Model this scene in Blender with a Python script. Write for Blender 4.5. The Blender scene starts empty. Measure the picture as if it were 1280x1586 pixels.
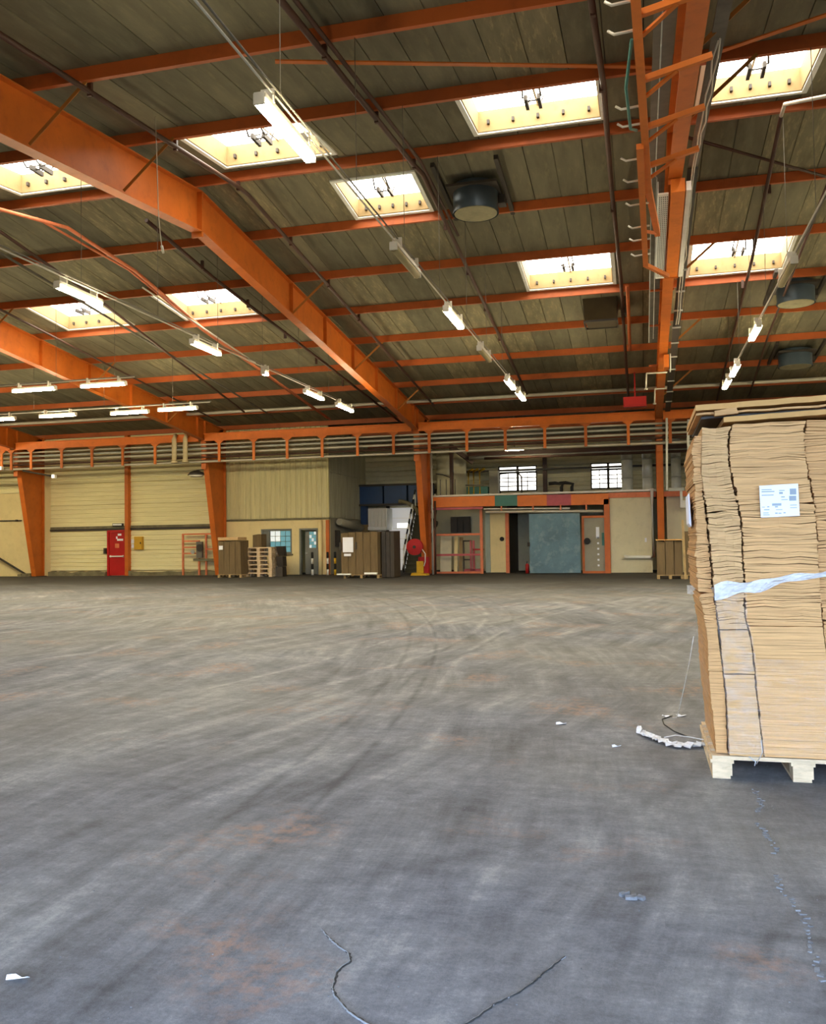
import bpy, math, random
import numpy as np
from mathutils import Vector, Matrix

random.seed(7)
S = bpy.context.scene
COL = S.collection

# ------------------------------------------------------------------ camera
cd = bpy.data.cameras.new('camera')
cam = bpy.data.objects.new('camera', cd)
COL.objects.link(cam)
cd.sensor_fit = 'VERTICAL'
cd.sensor_height = 36.0
cd.lens = 1370.2 / 1586.0 * 36.0
cd.clip_start = 0.05
cd.clip_end = 400
YAW, PITCH, ROLL = -0.2527, 0.0357, -0.0147
fw = Vector((math.sin(YAW) * math.cos(PITCH), math.cos(YAW) * math.cos(PITCH), math.sin(PITCH)))
rt = Vector((math.cos(YAW), -math.sin(YAW), 0))
up = rt.cross(fw)
rt2 = rt * math.cos(ROLL) + up * math.sin(ROLL)
up2 = -rt * math.sin(ROLL) + up * math.cos(ROLL)
M = Matrix((rt2, up2, -fw)).transposed().to_4x4()
M.translation = Vector((0, 0, 1.4))
cam.matrix_world = M
S.camera = cam

# ------------------------------------------------------------------ world, light, exposure
W = bpy.data.worlds.new('world')
S.world = W
W.use_nodes = True
bg = W.node_tree.nodes['Background']
bg.inputs[0].default_value = (0.53, 0.70, 1.0, 1)
bg.inputs[1].default_value = 17.0
S.view_settings.view_transform = 'Standard'
S.view_settings.look = 'None'
S.view_settings.exposure = 0.0
S.view_settings.gamma = 1.0
S.view_settings.use_curve_mapping = False
try:
    S.cycles.use_denoising = True
    S.cycles.max_bounces = 8
    S.cycles.diffuse_bounces = 5
    S.cycles.sample_clamp_indirect = 6.0
    S.cycles.caustics_reflective = False
    S.cycles.caustics_refractive = False
except Exception:
    pass
PANE = 14.0          # skylight brightness
TUBE = 190.0         # fluorescent tube brightness

# ------------------------------------------------------------------ mesh builder
class MB:
    def __init__(s):
        s.v = []; s.f = []; s.smooth = []
    def quad8(s, p):
        b = len(s.v); s.v += [tuple(q) for q in p]
        for f in ((0, 3, 2, 1), (4, 5, 6, 7), (0, 1, 5, 4), (1, 2, 6, 5), (2, 3, 7, 6), (3, 0, 4, 7)):
            s.f.append(tuple(b + i for i in f)); s.smooth.append(False)
        return s
    def box(s, x0, x1, y0, y1, z0, z1):
        return s.quad8([(x0, y0, z0), (x1, y0, z0), (x1, y1, z0), (x0, y1, z0), (x0, y0, z1), (x1, y0, z1), (x1, y1, z1), (x0, y1, z1)])
    def obox(s, c, d, rz=0.0, rx=0.0, ry=0.0):
        m = Matrix.Rotation(rz, 3, 'Z') @ Matrix.Rotation(rx, 3, 'X') @ Matrix.Rotation(ry, 3, 'Y')
        c = Vector(c); hx, hy, hz = d[0] / 2, d[1] / 2, d[2] / 2
        return s.quad8([c + m @ Vector(q) for q in ((-hx, -hy, -hz), (hx, -hy, -hz), (hx, hy, -hz), (-hx, hy, -hz), (-hx, -hy, hz), (hx, -hy, hz), (hx, hy, hz), (-hx, hy, hz))])
    def bar(s, a, b, w, h, upv=(0, 0, 1)):
        a = Vector(a); b = Vector(b); d = (b - a).normalized()
        u = Vector(upv)
        if abs(d.dot(u)) > .98: u = Vector((1, 0, 0))
        r = d.cross(u).normalized(); u = r.cross(d)
        r *= w / 2; u *= h / 2
        return s.quad8([a - r - u, a + r - u, b + r - u, b - r - u, a - r + u, a + r + u, b + r + u, b - r + u])
    def tube(s, pts, r, n=8, cap=True):
        pts = [Vector(p) for p in pts]
        rings = []
        for i, p in enumerate(pts):
            d = ((pts[i] - pts[i - 1]).normalized() if i else Vector()) + ((pts[i + 1] - pts[i]).normalized() if i < len(pts) - 1 else Vector())
            d.normalize()
            u = Vector((0, 0, 1)) if abs(d.z) < .9 else Vector((1, 0, 0))
            a = d.cross(u).normalized(); c = a.cross(d)
            rr = r[i] if isinstance(r, (list, tuple)) else r
            b = len(s.v)
            for k in range(n):
                t = 2 * math.pi * k / n
                s.v.append(tuple(p + (a * math.cos(t) + c * math.sin(t)) * rr))
            rings.append(b)
        for i in range(len(rings) - 1):
            for k in range(n):
                k2 = (k + 1) % n
                s.f.append((rings[i] + k, rings[i] + k2, rings[i + 1] + k2, rings[i + 1] + k)); s.smooth.append(True)
        if cap:
            s.f.append(tuple(rings[0] + k for k in range(n))[::-1]); s.smooth.append(False)
            s.f.append(tuple(rings[-1] + k for k in range(n))); s.smooth.append(False)
        return s
    def prism(s, poly, vec):
        # poly: list of 3D points; extruded along vec
        b = len(s.v); n = len(poly); vec = Vector(vec)
        s.v += [tuple(p) for p in poly] + [tuple(Vector(p) + vec) for p in poly]
        s.f.append(tuple(range(b, b + n))[::-1]); s.smooth.append(False)
        s.f.append(tuple(range(b + n, b + 2 * n))); s.smooth.append(False)
        for i in range(n):
            j = (i + 1) % n
            s.f.append((b + i, b + j, b + n + j, b + n + i)); s.smooth.append(False)
        return s
    def sheet(s, grid, thick=None):
        # grid of points [rows][cols]; optional thickness vector gives a closed slab
        R, Cn = len(grid), len(grid[0]); b = len(s.v)
        for row in grid: s.v += [tuple(p) for p in row]
        for i in range(R - 1):
            for j in range(Cn - 1):
                s.f.append((b + i * Cn + j, b + i * Cn + j + 1, b + (i + 1) * Cn + j + 1, b + (i + 1) * Cn + j)); s.smooth.append(False)
        if thick is not None:
            t = Vector(thick); c = len(s.v)
            for row in grid: s.v += [tuple(Vector(p) + t) for p in row]
            for i in range(R - 1):
                for j in range(Cn - 1):
                    s.f.append((c + i * Cn + j, c + (i + 1) * Cn + j, c + (i + 1) * Cn + j + 1, c + i * Cn + j + 1)); s.smooth.append(False)
            ed = [(0, j) for j in range(Cn)] + [(i, Cn - 1) for i in range(1, R)] + [(R - 1, j) for j in range(Cn - 2, -1, -1)] + [(i, 0) for i in range(R - 2, 0, -1)]
            for (i, j), (k, l) in zip(ed, ed[1:] + ed[:1]):
                s.f.append((b + i * Cn + j, c + i * Cn + j, c + k * Cn + l, b + k * Cn + l)); s.smooth.append(False)
        return s
    def mesh(s, name, mat, off=(0, 0, 0)):
        me = bpy.data.meshes.new(name)
        o = Vector(off)
        me.from_pydata([tuple(Vector(p) - o) for p in s.v], [], s.f)
        if any(s.smooth): me.polygons.foreach_set('use_smooth', s.smooth)
        mats = mat if isinstance(mat, (list, tuple)) else [mat]
        for m in mats: me.materials.append(m)
        me.update()
        import bmesh
        bm = bmesh.new(); bm.from_mesh(me)
        bmesh.ops.recalc_face_normals(bm, faces=bm.faces[:])
        bm.to_mesh(me); bm.free()
        return me

def tag(o, label=None, cat=None, group=None, kind=None):
    if label: o['label'] = label
    if cat: o['category'] = cat
    if group: o['group'] = group
    if kind: o['kind'] = kind
    return o
def thing(name, label, cat, loc=(0, 0, 0), group=None, kind=None):
    o = bpy.data.objects.new(name, None); COL.objects.link(o)
    o.location = loc; o.empty_display_size = .1
    return tag(o, label, cat, group, kind)
def rootof(o):
    while o.parent: o = o.parent
    return o
def part(name, mb, mat, parent, label=None, kind=None):
    me = mb.mesh(name, mat, rootof(parent).location)
    o = bpy.data.objects.new(name, me); COL.objects.link(o)
    o.parent = parent
    if label: o['label'] = label
    if kind: o['kind'] = kind
    return o
def solo(name, mb, mat, label, cat, loc=(0, 0, 0), group=None, kind=None):
    me = mb.mesh(name, mat, loc)
    o = bpy.data.objects.new(name, me); COL.objects.link(o); o.location = loc
    return tag(o, label, cat, group, kind)
def piece(name, me, loc, parent):
    o = bpy.data.objects.new(name, me); COL.objects.link(o)
    o.parent = parent; o.location = loc
    return o
def clone(o, loc, label=None, parent=None, first=True):
    c = o.copy(); COL.objects.link(c)
    if first: c.location = loc
    if parent is not None: c.parent = parent
    if label: c['label'] = label
    for ch in list(o.children): clone(ch, None, None, c, False)
    return c

# ------------------------------------------------------------------ materials
def hexc(h):
    h = h.lstrip('#')
    def l(c):
        c = int(c, 16) / 255
        return c / 12.92 if c < .04045 else ((c + .055) / 1.055) ** 2.4
    return (l(h[0:2]), l(h[2:4]), l(h[4:6]), 1)
class NT:
    def __init__(s, m):
        s.t = m.node_tree; s.n = s.t.nodes; s.l = s.t.links
    def __call__(s, typ, out=0, **kw):
        nd = s.n.new('ShaderNode' + typ)
        for k, v in kw.items():
            if k.startswith('i'):
                inp = nd.inputs[int(k[1:])]
                if hasattr(v, 'is_output'): s.l.new(v, inp)
                else: inp.default_value = v
            else: setattr(nd, k, v)
        return nd.outputs[out]
    def math(s, op, a, b=None, c=None):
        nd = s.n.new('ShaderNodeMath'); nd.operation = op
        for i, v in enumerate((a, b, c)):
            if v is None: continue
            if hasattr(v, 'is_output'): s.l.new(v, nd.inputs[i])
            else: nd.inputs[i].default_value = v
        return nd.outputs[0]
    def mix(s, fac, a, b, mode='MIX'):
        nd = s.n.new('ShaderNodeMix'); nd.data_type = 'RGBA'; nd.blend_type = mode
        for inp, v in ((nd.inputs[0], fac), (nd.inputs[6], a), (nd.inputs[7], b)):
            if hasattr(v, 'is_output'): s.l.new(v, inp)
            else: inp.default_value = v
        return nd.outputs[2]
    def ramp(s, fac, stops):
        nd = s.n.new('ShaderNodeValToRGB'); s.l.new(fac, nd.inputs[0])
        e = nd.color_ramp.elements
        while len(e) < len(stops): e.new(.5)
        for el, (p, c) in zip(e, stops):
            el.position = p; el.color = c if len(c) == 4 else (*c, 1)
        return nd.outputs[0]
    def noise(s, vec, scale, detail=4, rough=.55, out=0, **kw):
        nd = s.n.new('ShaderNodeTexNoise')
        for k, v in kw.items(): setattr(nd, k, v)
        if vec is not None: s.l.new(vec, nd.inputs['Vector'])
        nd.inputs['Scale'].default_value = scale; nd.inputs['Detail'].default_value = detail; nd.inputs['Roughness'].default_value = rough
        return nd.outputs[out]
def new_mat(name):
    m = bpy.data.materials.new(name); m.use_nodes = True
    return m, m.node_tree.nodes['Principled BSDF'], NT(m)
def paint(name, col, rough=.55, metal=0.0, var=.18, scale=3.0, bump=.0, bscale=60, stretch=(1, 1, 1), dirt=None, dirt_amt=.5, spec=.4, coat=0):
    m, b, n = new_mat(name)
    c = hexc(col) if isinstance(col, str) else col
    tc = n.n.new('ShaderNodeTexCoord').outputs['Object']
    mp = n.n.new('ShaderNodeMapping'); n.l.new(tc, mp.inputs[0]); mp.inputs[3].default_value = stretch
    v = mp.outputs[0]
    f = n.noise(v, scale, 6, .6)
    dk = tuple(x * (1 - var * 1.6) for x in c[:3]) + (1,); lt = tuple(min(1, x * (1 + var)) for x in c[:3]) + (1,)
    colr = n.ramp(f, [(.25, dk), (.75, lt)])
    if dirt:
        f2 = n.noise(v, scale * 2.7, 8, .65)
        colr = n.mix(n.math('MULTIPLY', n.ramp(f2, [(.52, (0, 0, 0)), (.72, (1, 1, 1))]), dirt_amt), colr, hexc(dirt))
    n.l.new(colr, b.inputs['Base Color'])
    b.inputs['Roughness'].default_value = rough; b.inputs['Metallic'].default_value = metal
    b.inputs['Specular IOR Level'].default_value = spec
    if bump:
        bn = n.n.new('ShaderNodeBump'); bn.inputs['Strength'].default_value = bump; bn.inputs['Distance'].default_value = .01
        n.l.new(n.noise(v, bscale, 4, .6), bn.inputs['Height']); n.l.new(bn.outputs[0], b.inputs['Normal'])
    return m
def emit(name, col, strength):
    m, b, n = new_mat(name)
    b.inputs['Base Color'].default_value = (.8, .8, .8, 1)
    b.inputs['Emission Color'].default_value = col; b.inputs['Emission Strength'].default_value = strength
    return m

ORANGE = paint('orange_paint', '#c4661f', .5, var=.14, scale=1.2, dirt='#7a3a16', dirt_amt=.35, bump=.05)
ORANGE_B = paint('bright_orange_paint', '#e07826', .5, var=.1, scale=1.5, dirt='#8a4218', dirt_amt=.25)
PURLIN = paint('purlin_orange_paint', '#ae5624', .55, var=.15, scale=.8, dirt='#6e3416', dirt_amt=.4)
SALMON = paint('faded_orange_paint', '#d97a50', .6, var=.12, scale=2.0, dirt='#8c4a2c', dirt_amt=.4)
ROOF = paint('fibre_roof_board', '#77715c', .9, var=.16, scale=1.1, stretch=(3, .6, 1), dirt='#9a8f6c', dirt_amt=.35, bump=.2, bscale=40, spec=.15)
ROOF_B = paint('fibre_roof_board_dark', '#6c6754', .9, var=.18, scale=1.3, stretch=(3, .6, 1), dirt='#8c8264', dirt_amt=.3, bump=.2, bscale=40, spec=.15)
ROOF_C = paint('fibre_roof_board_stained', '#80785f', .9, var=.22, scale=1.6, stretch=(3, .5, 1), dirt='#b3a67c', dirt_amt=.6, bump=.2, bscale=40, spec=.15)
DECK = paint('dark_deck', '#2c2a24', .95, spec=.1)
CREAM = paint('cream_cladding', '#e7dca8', .6, var=.08, scale=.7, stretch=(.3, 1, 3), dirt='#bcae7c', dirt_amt=.3)
CREAM_V = paint('cream_ribbed_cladding', '#cfc594', .6, var=.1, scale=.8, stretch=(3, 1, .3), dirt='#8f8768', dirt_amt=.4)
GREYCLAD = paint('grey_ribbed_cladding', '#a9a58c', .7, var=.15, scale=1, stretch=(3, 3, .3))
PLASTER = paint('cream_plaster', '#e4d098', .8, var=.06, scale=1.0, dirt='#b09c66', dirt_amt=.25, bump=.05)
PALEPANEL = paint('pale_panel', '#d2caa8', .7, var=.06, scale=1.0, dirt='#9a9478', dirt_amt=.3)
SIDE = paint('grey_render', '#9a9583', .85, var=.12, scale=1.1)
KERB = paint('dirty_kerb', '#7d7558', .9, var=.3, scale=1.5, dirt='#4b4636', dirt_amt=.8)
GALV = paint('galvanised_steel', '#b9bab2', .5, metal=.1, var=.15, scale=2.5)
DUCTM = paint('silver_duct', '#dadad2', .45, var=.12, scale=3)
PIPE = paint('pale_pipe', '#cdc6b6', .45, var=.1, scale=2, metal=.2)
DARKPIPE = paint('dark_brown_pipe', '#4a2f22', .55, var=.2, scale=2)
DUSTY = paint('dusty_grey_cable', '#6e685c', .7, var=.2, scale=3)
WHITE = paint('white_paint', '#ececE2'.lower(), .55, var=.05, scale=1.5, dirt='#b0aea0', dirt_amt=.3)
CURB = paint('tan_curb', '#8f7850', .8, var=.1, scale=2, dirt='#6f5a34', dirt_amt=.4)
STUB = paint('cream_pipe_paint', '#d8c69c', .6, var=.08, scale=2)
WOOD = paint('pallet_wood', '#c9a674', .8, var=.2, scale=4, stretch=(1, 8, 8), dirt='#8a6a42', dirt_amt=.35, bump=.2)
WOOD_P = paint('pale_pallet_wood', '#d6bd98', .8, var=.18, scale=5, stretch=(1.5, 6, 6), dirt='#94754e', dirt_amt=.35, bump=.25)
OLDWOOD = paint('old_pallet_wood', '#a98f63', .85, var=.25, scale=4, dirt='#5d4a30', dirt_amt=.5)
CARD = paint('cardboard', '#d6a871', .85, var=.24, scale=2.0, stretch=(1, 1, 45), dirt='#a97d4e', dirt_amt=.3, bump=.25, bscale=120, spec=.2)
CARD_B = paint('cardboard_brown', '#cfa06a', .85, var=.24, scale=2.5, stretch=(1, 1, 45), dirt='#9c7348', dirt_amt=.3, bump=.25, bscale=120, spec=.2)
CARD_C = paint('cardboard_light', '#d2a874', .85, var=.24, scale=2.2, stretch=(1, 1, 45), dirt='#b08a5c', dirt_amt=.3, bump=.25, bscale=120, spec=.2)
CARDTOP = paint('cardboard_cover', '#c99a5c', .85, var=.1, scale=3, dirt='#a0733c', dirt_amt=.3)
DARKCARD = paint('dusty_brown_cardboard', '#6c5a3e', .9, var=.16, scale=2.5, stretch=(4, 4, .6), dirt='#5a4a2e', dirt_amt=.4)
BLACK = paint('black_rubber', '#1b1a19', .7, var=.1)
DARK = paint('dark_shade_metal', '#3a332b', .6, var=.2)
FAN = paint('blue_grey_steel', '#42505a', .4, metal=.3, var=.12, scale=2.5)
FANLID = paint('fan_cover_dusty', '#8a8266', .8, var=.2, scale=4)
DARKBOX = paint('dark_brown_board', '#4a3e29', .85, var=.1)
RED = paint('red_paint', '#b01a18', .45, var=.08, scale=2)
YELLOW = paint('yellow_paint', '#d8aa1e', .5, var=.12, scale=3, dirt='#8d6c14', dirt_amt=.3)
OCHRE = paint('ochre_plastic', '#c89a28', .5, var=.06)
BLUE = paint('blue_steel', '#27456e', .5, var=.15, scale=1.5)
SLATE = paint('worn_blue_door', '#64828f', .6, var=.28, scale=.9, dirt='#93a5aa', dirt_amt=.75, bump=.05)
PALEGREEN = paint('pale_green_panel', '#a0aa9c', .7, var=.08)
TEAL = paint('teal_paint', '#46776c', .6, var=.1)
PINK = paint('pinkish_paint', '#b4555a', .6, var=.15)
GREYDOOR = paint('grey_door', '#77786f', .6, var=.08)
ROLLWHITE = paint('white_sectional_panel', '#e4e0d4', .5, var=.05, scale=1)
GREENPANE = emit('bluish_glass_added_glow', (.16, .42, .46, 1), .55)  # office panes glow by themselves, no lamp behind them
GREENPANE.node_tree.nodes['Principled BSDF'].inputs['Base Color'].default_value = (.1, .2, .22, 1)
DOORGLOW = emit('door_panel_added_glow', (1, .97, .92, 1), .28)  # glow put into the door material in place of daylight
PALEPANE = emit('pale_glass_added_glow', (.8, .95, .95, 1), .5)  # paler office panes, brightness added as their own glow
CAGEMESH = paint('window_mesh', '#2c4a52', .5)
WHITEPLASTIC = paint('white_label_paper', '#e9ebf2', .6, var=.03)
INK = paint('grey_ink', '#9aa4ac', .7, var=.2)
STEP = paint('dark_step', '#4f4c3a', .8, var=.15)
TUBE_M = emit('fluorescent_tube', (1, .86, .55, 1), TUBE)
PANE_M = emit('skylight_pane', (1, .95, .84, 1), PANE)
WINPANE_M = emit('daylight_pane', (1, .97, .88, 1), 3.5)
DULLTUBE = paint('unlit_tube_cover', '#a99a70', .5, var=.1)
def film_mat(name, alpha, rough=.2):
    m, b, n = new_mat(name)
    tc = n.n.new('ShaderNodeTexCoord').outputs['Object']
    mp = n.n.new('ShaderNodeMapping'); n.l.new(tc, mp.inputs[0]); mp.inputs[3].default_value = (4, 4, 14)
    f = n.noise(mp.outputs[0], 3, 5, .6)
    b.inputs['Base Color'].default_value = (.80, .80, .80, 1); b.inputs['Roughness'].default_value = rough
    n.l.new(n.ramp(f, [(.35, (alpha[0],) * 3), (.72, (alpha[1],) * 3)]), b.inputs['Alpha'])
    bn = n.n.new('ShaderNodeBump'); bn.inputs['Strength'].default_value = .6; bn.inputs['Distance'].default_value = .02
    n.l.new(f, bn.inputs['Height']); n.l.new(bn.outputs[0], b.inputs['Normal'])
    return m
FILM = film_mat('stretch_film', (.0, .22))
FILM_W = film_mat('bunched_stretch_film', (.65, .98), .3)

def floor_material():
    m, b, n = new_mat('worn_asphalt_floor')
    tc = n.n.new('ShaderNodeTexCoord').outputs['Object']
    sp = n.n.new('ShaderNodeSeparateXYZ'); n.l.new(tc, sp.inputs[0])
    x, y = sp.outputs[0], sp.outputs[1]
    def comb(a, bb):
        c = n.n.new('ShaderNodeCombineXYZ'); n.l.new(a, c.inputs[0]); n.l.new(bb, c.inputs[1]); return c.outputs[0]
    def radius(cx, cy):
        dx = n.math('SUBTRACT', x, cx); dy = n.math('SUBTRACT', y, cy)
        return n.math('SQRT', n.math('ADD', n.math('MULTIPLY', dx, dx), n.math('MULTIPLY', dy, dy)))
    def band(r, r0, w):     # soft band of half-width w about radius r0
        d = n.math('ABSOLUTE', n.math('SUBTRACT', r, r0))
        return n.math('SMOOTH_MAX', n.math('SUBTRACT', 1.0, n.math('DIVIDE', d, w)), 0.0, .1)
    r1 = radius(-46.6, 2.0)
    st1 = n.noise(comb(n.math('MULTIPLY', r1, 2.8), n.math('MULTIPLY', y, .28)), 1.0, 9, .70)
    u = n.math('SUBTRACT', n.math('MULTIPLY', x, .99), n.math('MULTIPLY', y, .2))
    st2 = n.noise(comb(n.math('MULTIPLY', u, 3.2), n.math('MULTIPLY', y, .3)), 1.0, 9, .68)
    u3 = n.math('ADD', n.math('MULTIPLY', x, .75), n.math('MULTIPLY', y, .62))
    w3 = n.math('SUBTRACT', n.math('MULTIPLY', x, .62), n.math('MULTIPLY', y, .75))
    st3 = n.noise(comb(n.math('MULTIPLY', u3, 3.0), n.math('MULTIPLY', w3, .35)), 1.0, 6, .65)
    big = n.noise(tc, .35, 4, .55)
    mid = n.noise(tc, 2.2, 10, .72)
    mid2 = n.noise(comb(n.math('MULTIPLY', x, 1.0), n.math('MULTIPLY', y, 1.6)), 7.0, 7, .7)
    fine = n.noise(tc, 55, 4, .7)
    grit = n.noise(tc, 190, 3, .7)
    m12 = n.ramp(n.noise(tc, .5, 3, .5), [(.42, (0, 0, 0)), (.58, (1, 1, 1))])
    s = n.mix(m12, st1, st2)
    m3 = n.ramp(n.noise(tc, .28, 3, .5), [(.52, (0, 0, 0)), (.66, (1, 1, 1))])
    s = n.mix(n.math('MULTIPLY', m3, .45), s, st3)
    val = n.math('ADD', n.math('MULTIPLY', n.math('SUBTRACT', s, .13), .72), n.math('MULTIPLY', mid, .28))
    val = n.math('ADD', val, n.math('MULTIPLY', big, .22))
    val = n.math('ADD', val, n.math('MULTIPLY', n.math('SUBTRACT', mid2, .5), .30))
    val = n.math('ADD', val, n.math('MULTIPLY', n.math('SUBTRACT', fine, .5), .20))
    val = n.math('ADD', val, n.math('MULTIPLY', n.math('SUBTRACT', grit, .5), .14))
    # single tyre marks: arcs worn into the surface
    for cx, cy, r0, w, amt, ylo, yhi, *xlo in ((-46.6, 2, 44.55, .05, -.10, 2, 24), (-46.6, 2, 44.93, .045, -.12, 2, 22), (-46.6, 2, 43.9, .08, -.07, 3, 30),
                                         (.6, 10.6, 7.22, .05, -.14, 3.0, 4.1, .05), (.6, 10.6, 7.42, .055, -.13, 3.0, 4.1, .05), (4.0, 1.6, 4.0, .05, -.10, 2, 5.6), (-3.2, 6.6, 3.6, .1, -.08, 3.5, 6),
                                         (24, 12, 26.2, .07, .10, 8, 26), (24, 12, 26.55, .05, -.08, 8, 26), (-25, 13, 22.4, .09, .10, 8, 26), (-25, 13, 21.4, .06, .09, 8, 26), (-25, 13, 22.9, .05, -.07, 8, 26)):
        g = band(radius(cx, cy), r0, w)
        g = n.math('MULTIPLY', g, n.math('MULTIPLY', n.math('GREATER_THAN', y, ylo), n.math('LESS_THAN', y, yhi)))
        if xlo: g = n.math('MULTIPLY', g, n.math('GREATER_THAN', x, xlo[0]))
        g = n.math('MULTIPLY', g, n.ramp(n.noise(tc, 1.3, 4, .6), [(.36, (0, 0, 0)), (.56, (1, 1, 1))]))
        val = n.math('ADD', val, n.math('MULTIPLY', g, amt))
    col = n.ramp(val, [(.34, hexc('#43454b')), (.47, hexc('#63656b')), (.56, hexc('#797b80')), (.70, hexc('#a4a4a3'))])
    # reddish worn patches
    rp = n.math('MULTIPLY', n.ramp(n.noise(tc, .9, 3, .5), [(.56, (0, 0, 0)), (.66, (1, 1, 1))]), n.ramp(n.noise(tc, 14, 6, .7), [(.44, (0, 0, 0)), (.60, (1, 1, 1))]))
    col = n.mix(n.math('MULTIPLY', rp, .6), col, hexc('#a07c66'))
    # yellowish dust further into the hall
    dust = n.math('MULTIPLY', n.ramp(n.noise(tc, .16, 4, .6), [(.38, (0, 0, 0)), (.62, (1, 1, 1))]), .28)
    col = n.mix(dust, col, hexc('#8f886f'))
    # light fall-off towards the far wall, painted in as a dark ragged-edged zone
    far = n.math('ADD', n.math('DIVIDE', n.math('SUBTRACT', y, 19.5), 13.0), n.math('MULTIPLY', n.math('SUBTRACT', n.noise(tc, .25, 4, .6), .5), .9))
    falloff = n.ramp(far, [(.0, (0, 0, 0)), (.85, (.84, .84, .84))])
    col = n.mix(falloff, col, hexc('#2e2c28'))
    n.l.new(col, b.inputs['Base Color'])
    b.inputs['Roughness'].default_value = .78; b.inputs['Specular IOR Level'].default_value = .25
    bn = n.n.new('ShaderNodeBump'); bn.inputs['Strength'].default_value = .35; bn.inputs['Distance'].default_value = .012
    h = n.math('ADD', n.math('MULTIPLY', fine, .6), n.math('ADD', n.math('MULTIPLY', grit, .4), n.math('MULTIPLY', st1, 1.2)))
    n.l.new(h, bn.inputs['Height']); n.l.new(bn.outputs[0], b.inputs['Normal'])
    return m
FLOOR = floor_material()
CRACKM = paint('crack_edge', '#3a3a3a', .9, var=.2, scale=20)
GRITM = paint('dusty_grit', '#77787a', .9, var=.3, scale=30)
CRACKL = paint('crack_lip', '#8f9193', .8, var=.2, scale=20)

# ------------------------------------------------------------------ geometry of the hall (metres)
XF = [-29.88, -19.66, -9.44, .786]      # portal frames
D, RY, RZ, SL = 39.05, 17.69, 8.406, .1052
XL, XR, YN, YB = -43.0, 15.0, -3.8, 46.0
def zr(y, dz=0.0): return RZ + dz - SL * abs(y - RY)
ROOFZ = 1.15

# floor -------------------------------------------------------------
flo = MB(); flo.box(XL, XR, YN - .2, YB + 1, -.3, 0)
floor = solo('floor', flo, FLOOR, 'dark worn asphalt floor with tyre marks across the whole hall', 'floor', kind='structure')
solo('ground_outside', MB().box(-80, 80, -90, YN - .22, -.3, -.01), KERB, 'concrete yard outside the loading doorway behind the camera', 'ground', kind='structure')
def ribbon(pts, w, z, jitter=.0, h=.006, sub=6):
    mb = MB(); P = []
    for (a, b_) in zip(pts, pts[1:]):
        for k in range(sub):
            t = k / sub
            P.append((a[0] + (b_[0] - a[0]) * t + random.uniform(-jitter, jitter), a[1] + (b_[1] - a[1]) * t + random.uniform(-jitter, jitter)))
    P.append(pts[-1])
    L, Rr = [], []
    for i, p in enumerate(P):
        q0 = P[max(0, i - 1)]; q1 = P[min(len(P) - 1, i + 1)]
        d = Vector((q1[0] - q0[0], q1[1] - q0[1])).normalized(); nx, ny = -d.y, d.x
        ww = w * random.uniform(.6, 1.3)
        L.append((p[0] + nx * ww, p[1] + ny * ww, z)); Rr.append((p[0] - nx * ww, p[1] - ny * ww, z))
    mb.sheet([L, Rr], (0, 0, h))
    return mb
cr = [(-1.16, 3.08), (-1.10, 3.01), (-1.06, 2.97), (-1.00, 2.92), (-.98, 2.87), (-1.0, 2.79), (-.985, 2.73), (-.975, 2.68), (-.95, 2.64), (-.88, 2.56), (-.82, 2.52), (-.7, 2.46)]
part('crack', ribbon(cr, .0028, .0, .003, .003), CRACKM, floor, 'dark jagged crack')
part('crack_lip', ribbon([(x - .0045, y - .001) for x, y in cr], .0013, .0, .002, .005), CRACKL, floor, 'pale raised lip along the crack')
cr2 = [(-.28, 3.06), (-.34, 2.93), (-.36, 2.87), (-.40, 2.79), (-.46, 2.71), (-.50, 2.62), (-.54, 2.55), (-.66, 2.47)]
part('crack', ribbon(cr2, .0016, .0, .003, .004), CRACKM, floor)
part('crack_lip', ribbon([(x - .0028, y) for x, y in cr2], .0011, .0, .002, .004), CRACKL, floor)
lump = MB()
for i in range(70):
    t = i / 69; y = 5.3 - 2.4 * t; x = .575 - .05 * math.sin(t * 2.6) + .02 * math.sin(t * 19) + random.uniform(-.012, .012)
    if .18 < t < .26 or .44 < t < .55: continue
    r = random.uniform(.004, .011)
    lump.obox((x, y, .001), (r * 2.4, r * 1.6, .007), random.uniform(0, 3), random.uniform(-.2, .2), random.uniform(-.2, .2))
part('broken_edge', lump, GRITM, floor, 'crumbled seam in the asphalt', kind='stuff')
grit = MB()
for i in range(260):
    y = random.uniform(2.2, 6.5); x = random.uniform(-.62 * y - .4, .35 * y - .2)
    r = random.uniform(.0012, .003)
    grit.obox((x, y, .001), (r * 2, r * 1.4, r * 1.3), random.uniform(0, 3), random.uniform(-.4, .4))
solo('gravel', grit, GRITM, 'loose grit scattered over the asphalt floor', 'grit', kind='stuff')

# ceiling -----------------------------------------------------------
ceiling = thing('ceiling', 'sloping roof of brownish boards on orange purlins', 'ceiling', kind='structure')
SKY = []       # x0,x1,y0,y1
for x0, x1 in ((-8.4, -5.97), (-2.98, -.54), (1.2, 3.02), (-13.5, -11.1)): SKY.append((x0, x1, 14.97, 17.02))
for x0, x1 in ((-3.02, -.59), (1.40, 3.88), (-14.02, -11.55), (-18.4, -16.0)): SKY.append((x0, x1, 23.4, 25.55))
SKY.append((-6.48, -4.65, 18.38, 20.14))
for x0, x1 in ((-13.5, -11.1), (-8.4, -5.97), (-2.98, -.54), (1.4, 3.88)): SKY.append((x0, x1, 6.65, 8.85))  # unseen skylights above the camera, added for more light
for x0, x1 in ((-23.8, -21.4), (-28.6, -26.2), (6.8, 9.2)): SKY.append((x0, x1, 23.4, 25.55))  # far row continued out of view, added to brighten the hall
FLUE = [(-3.47, 19.35), (-1.05, 27.0), (4.45, 27.1), (5.4, 33.4)]
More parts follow.
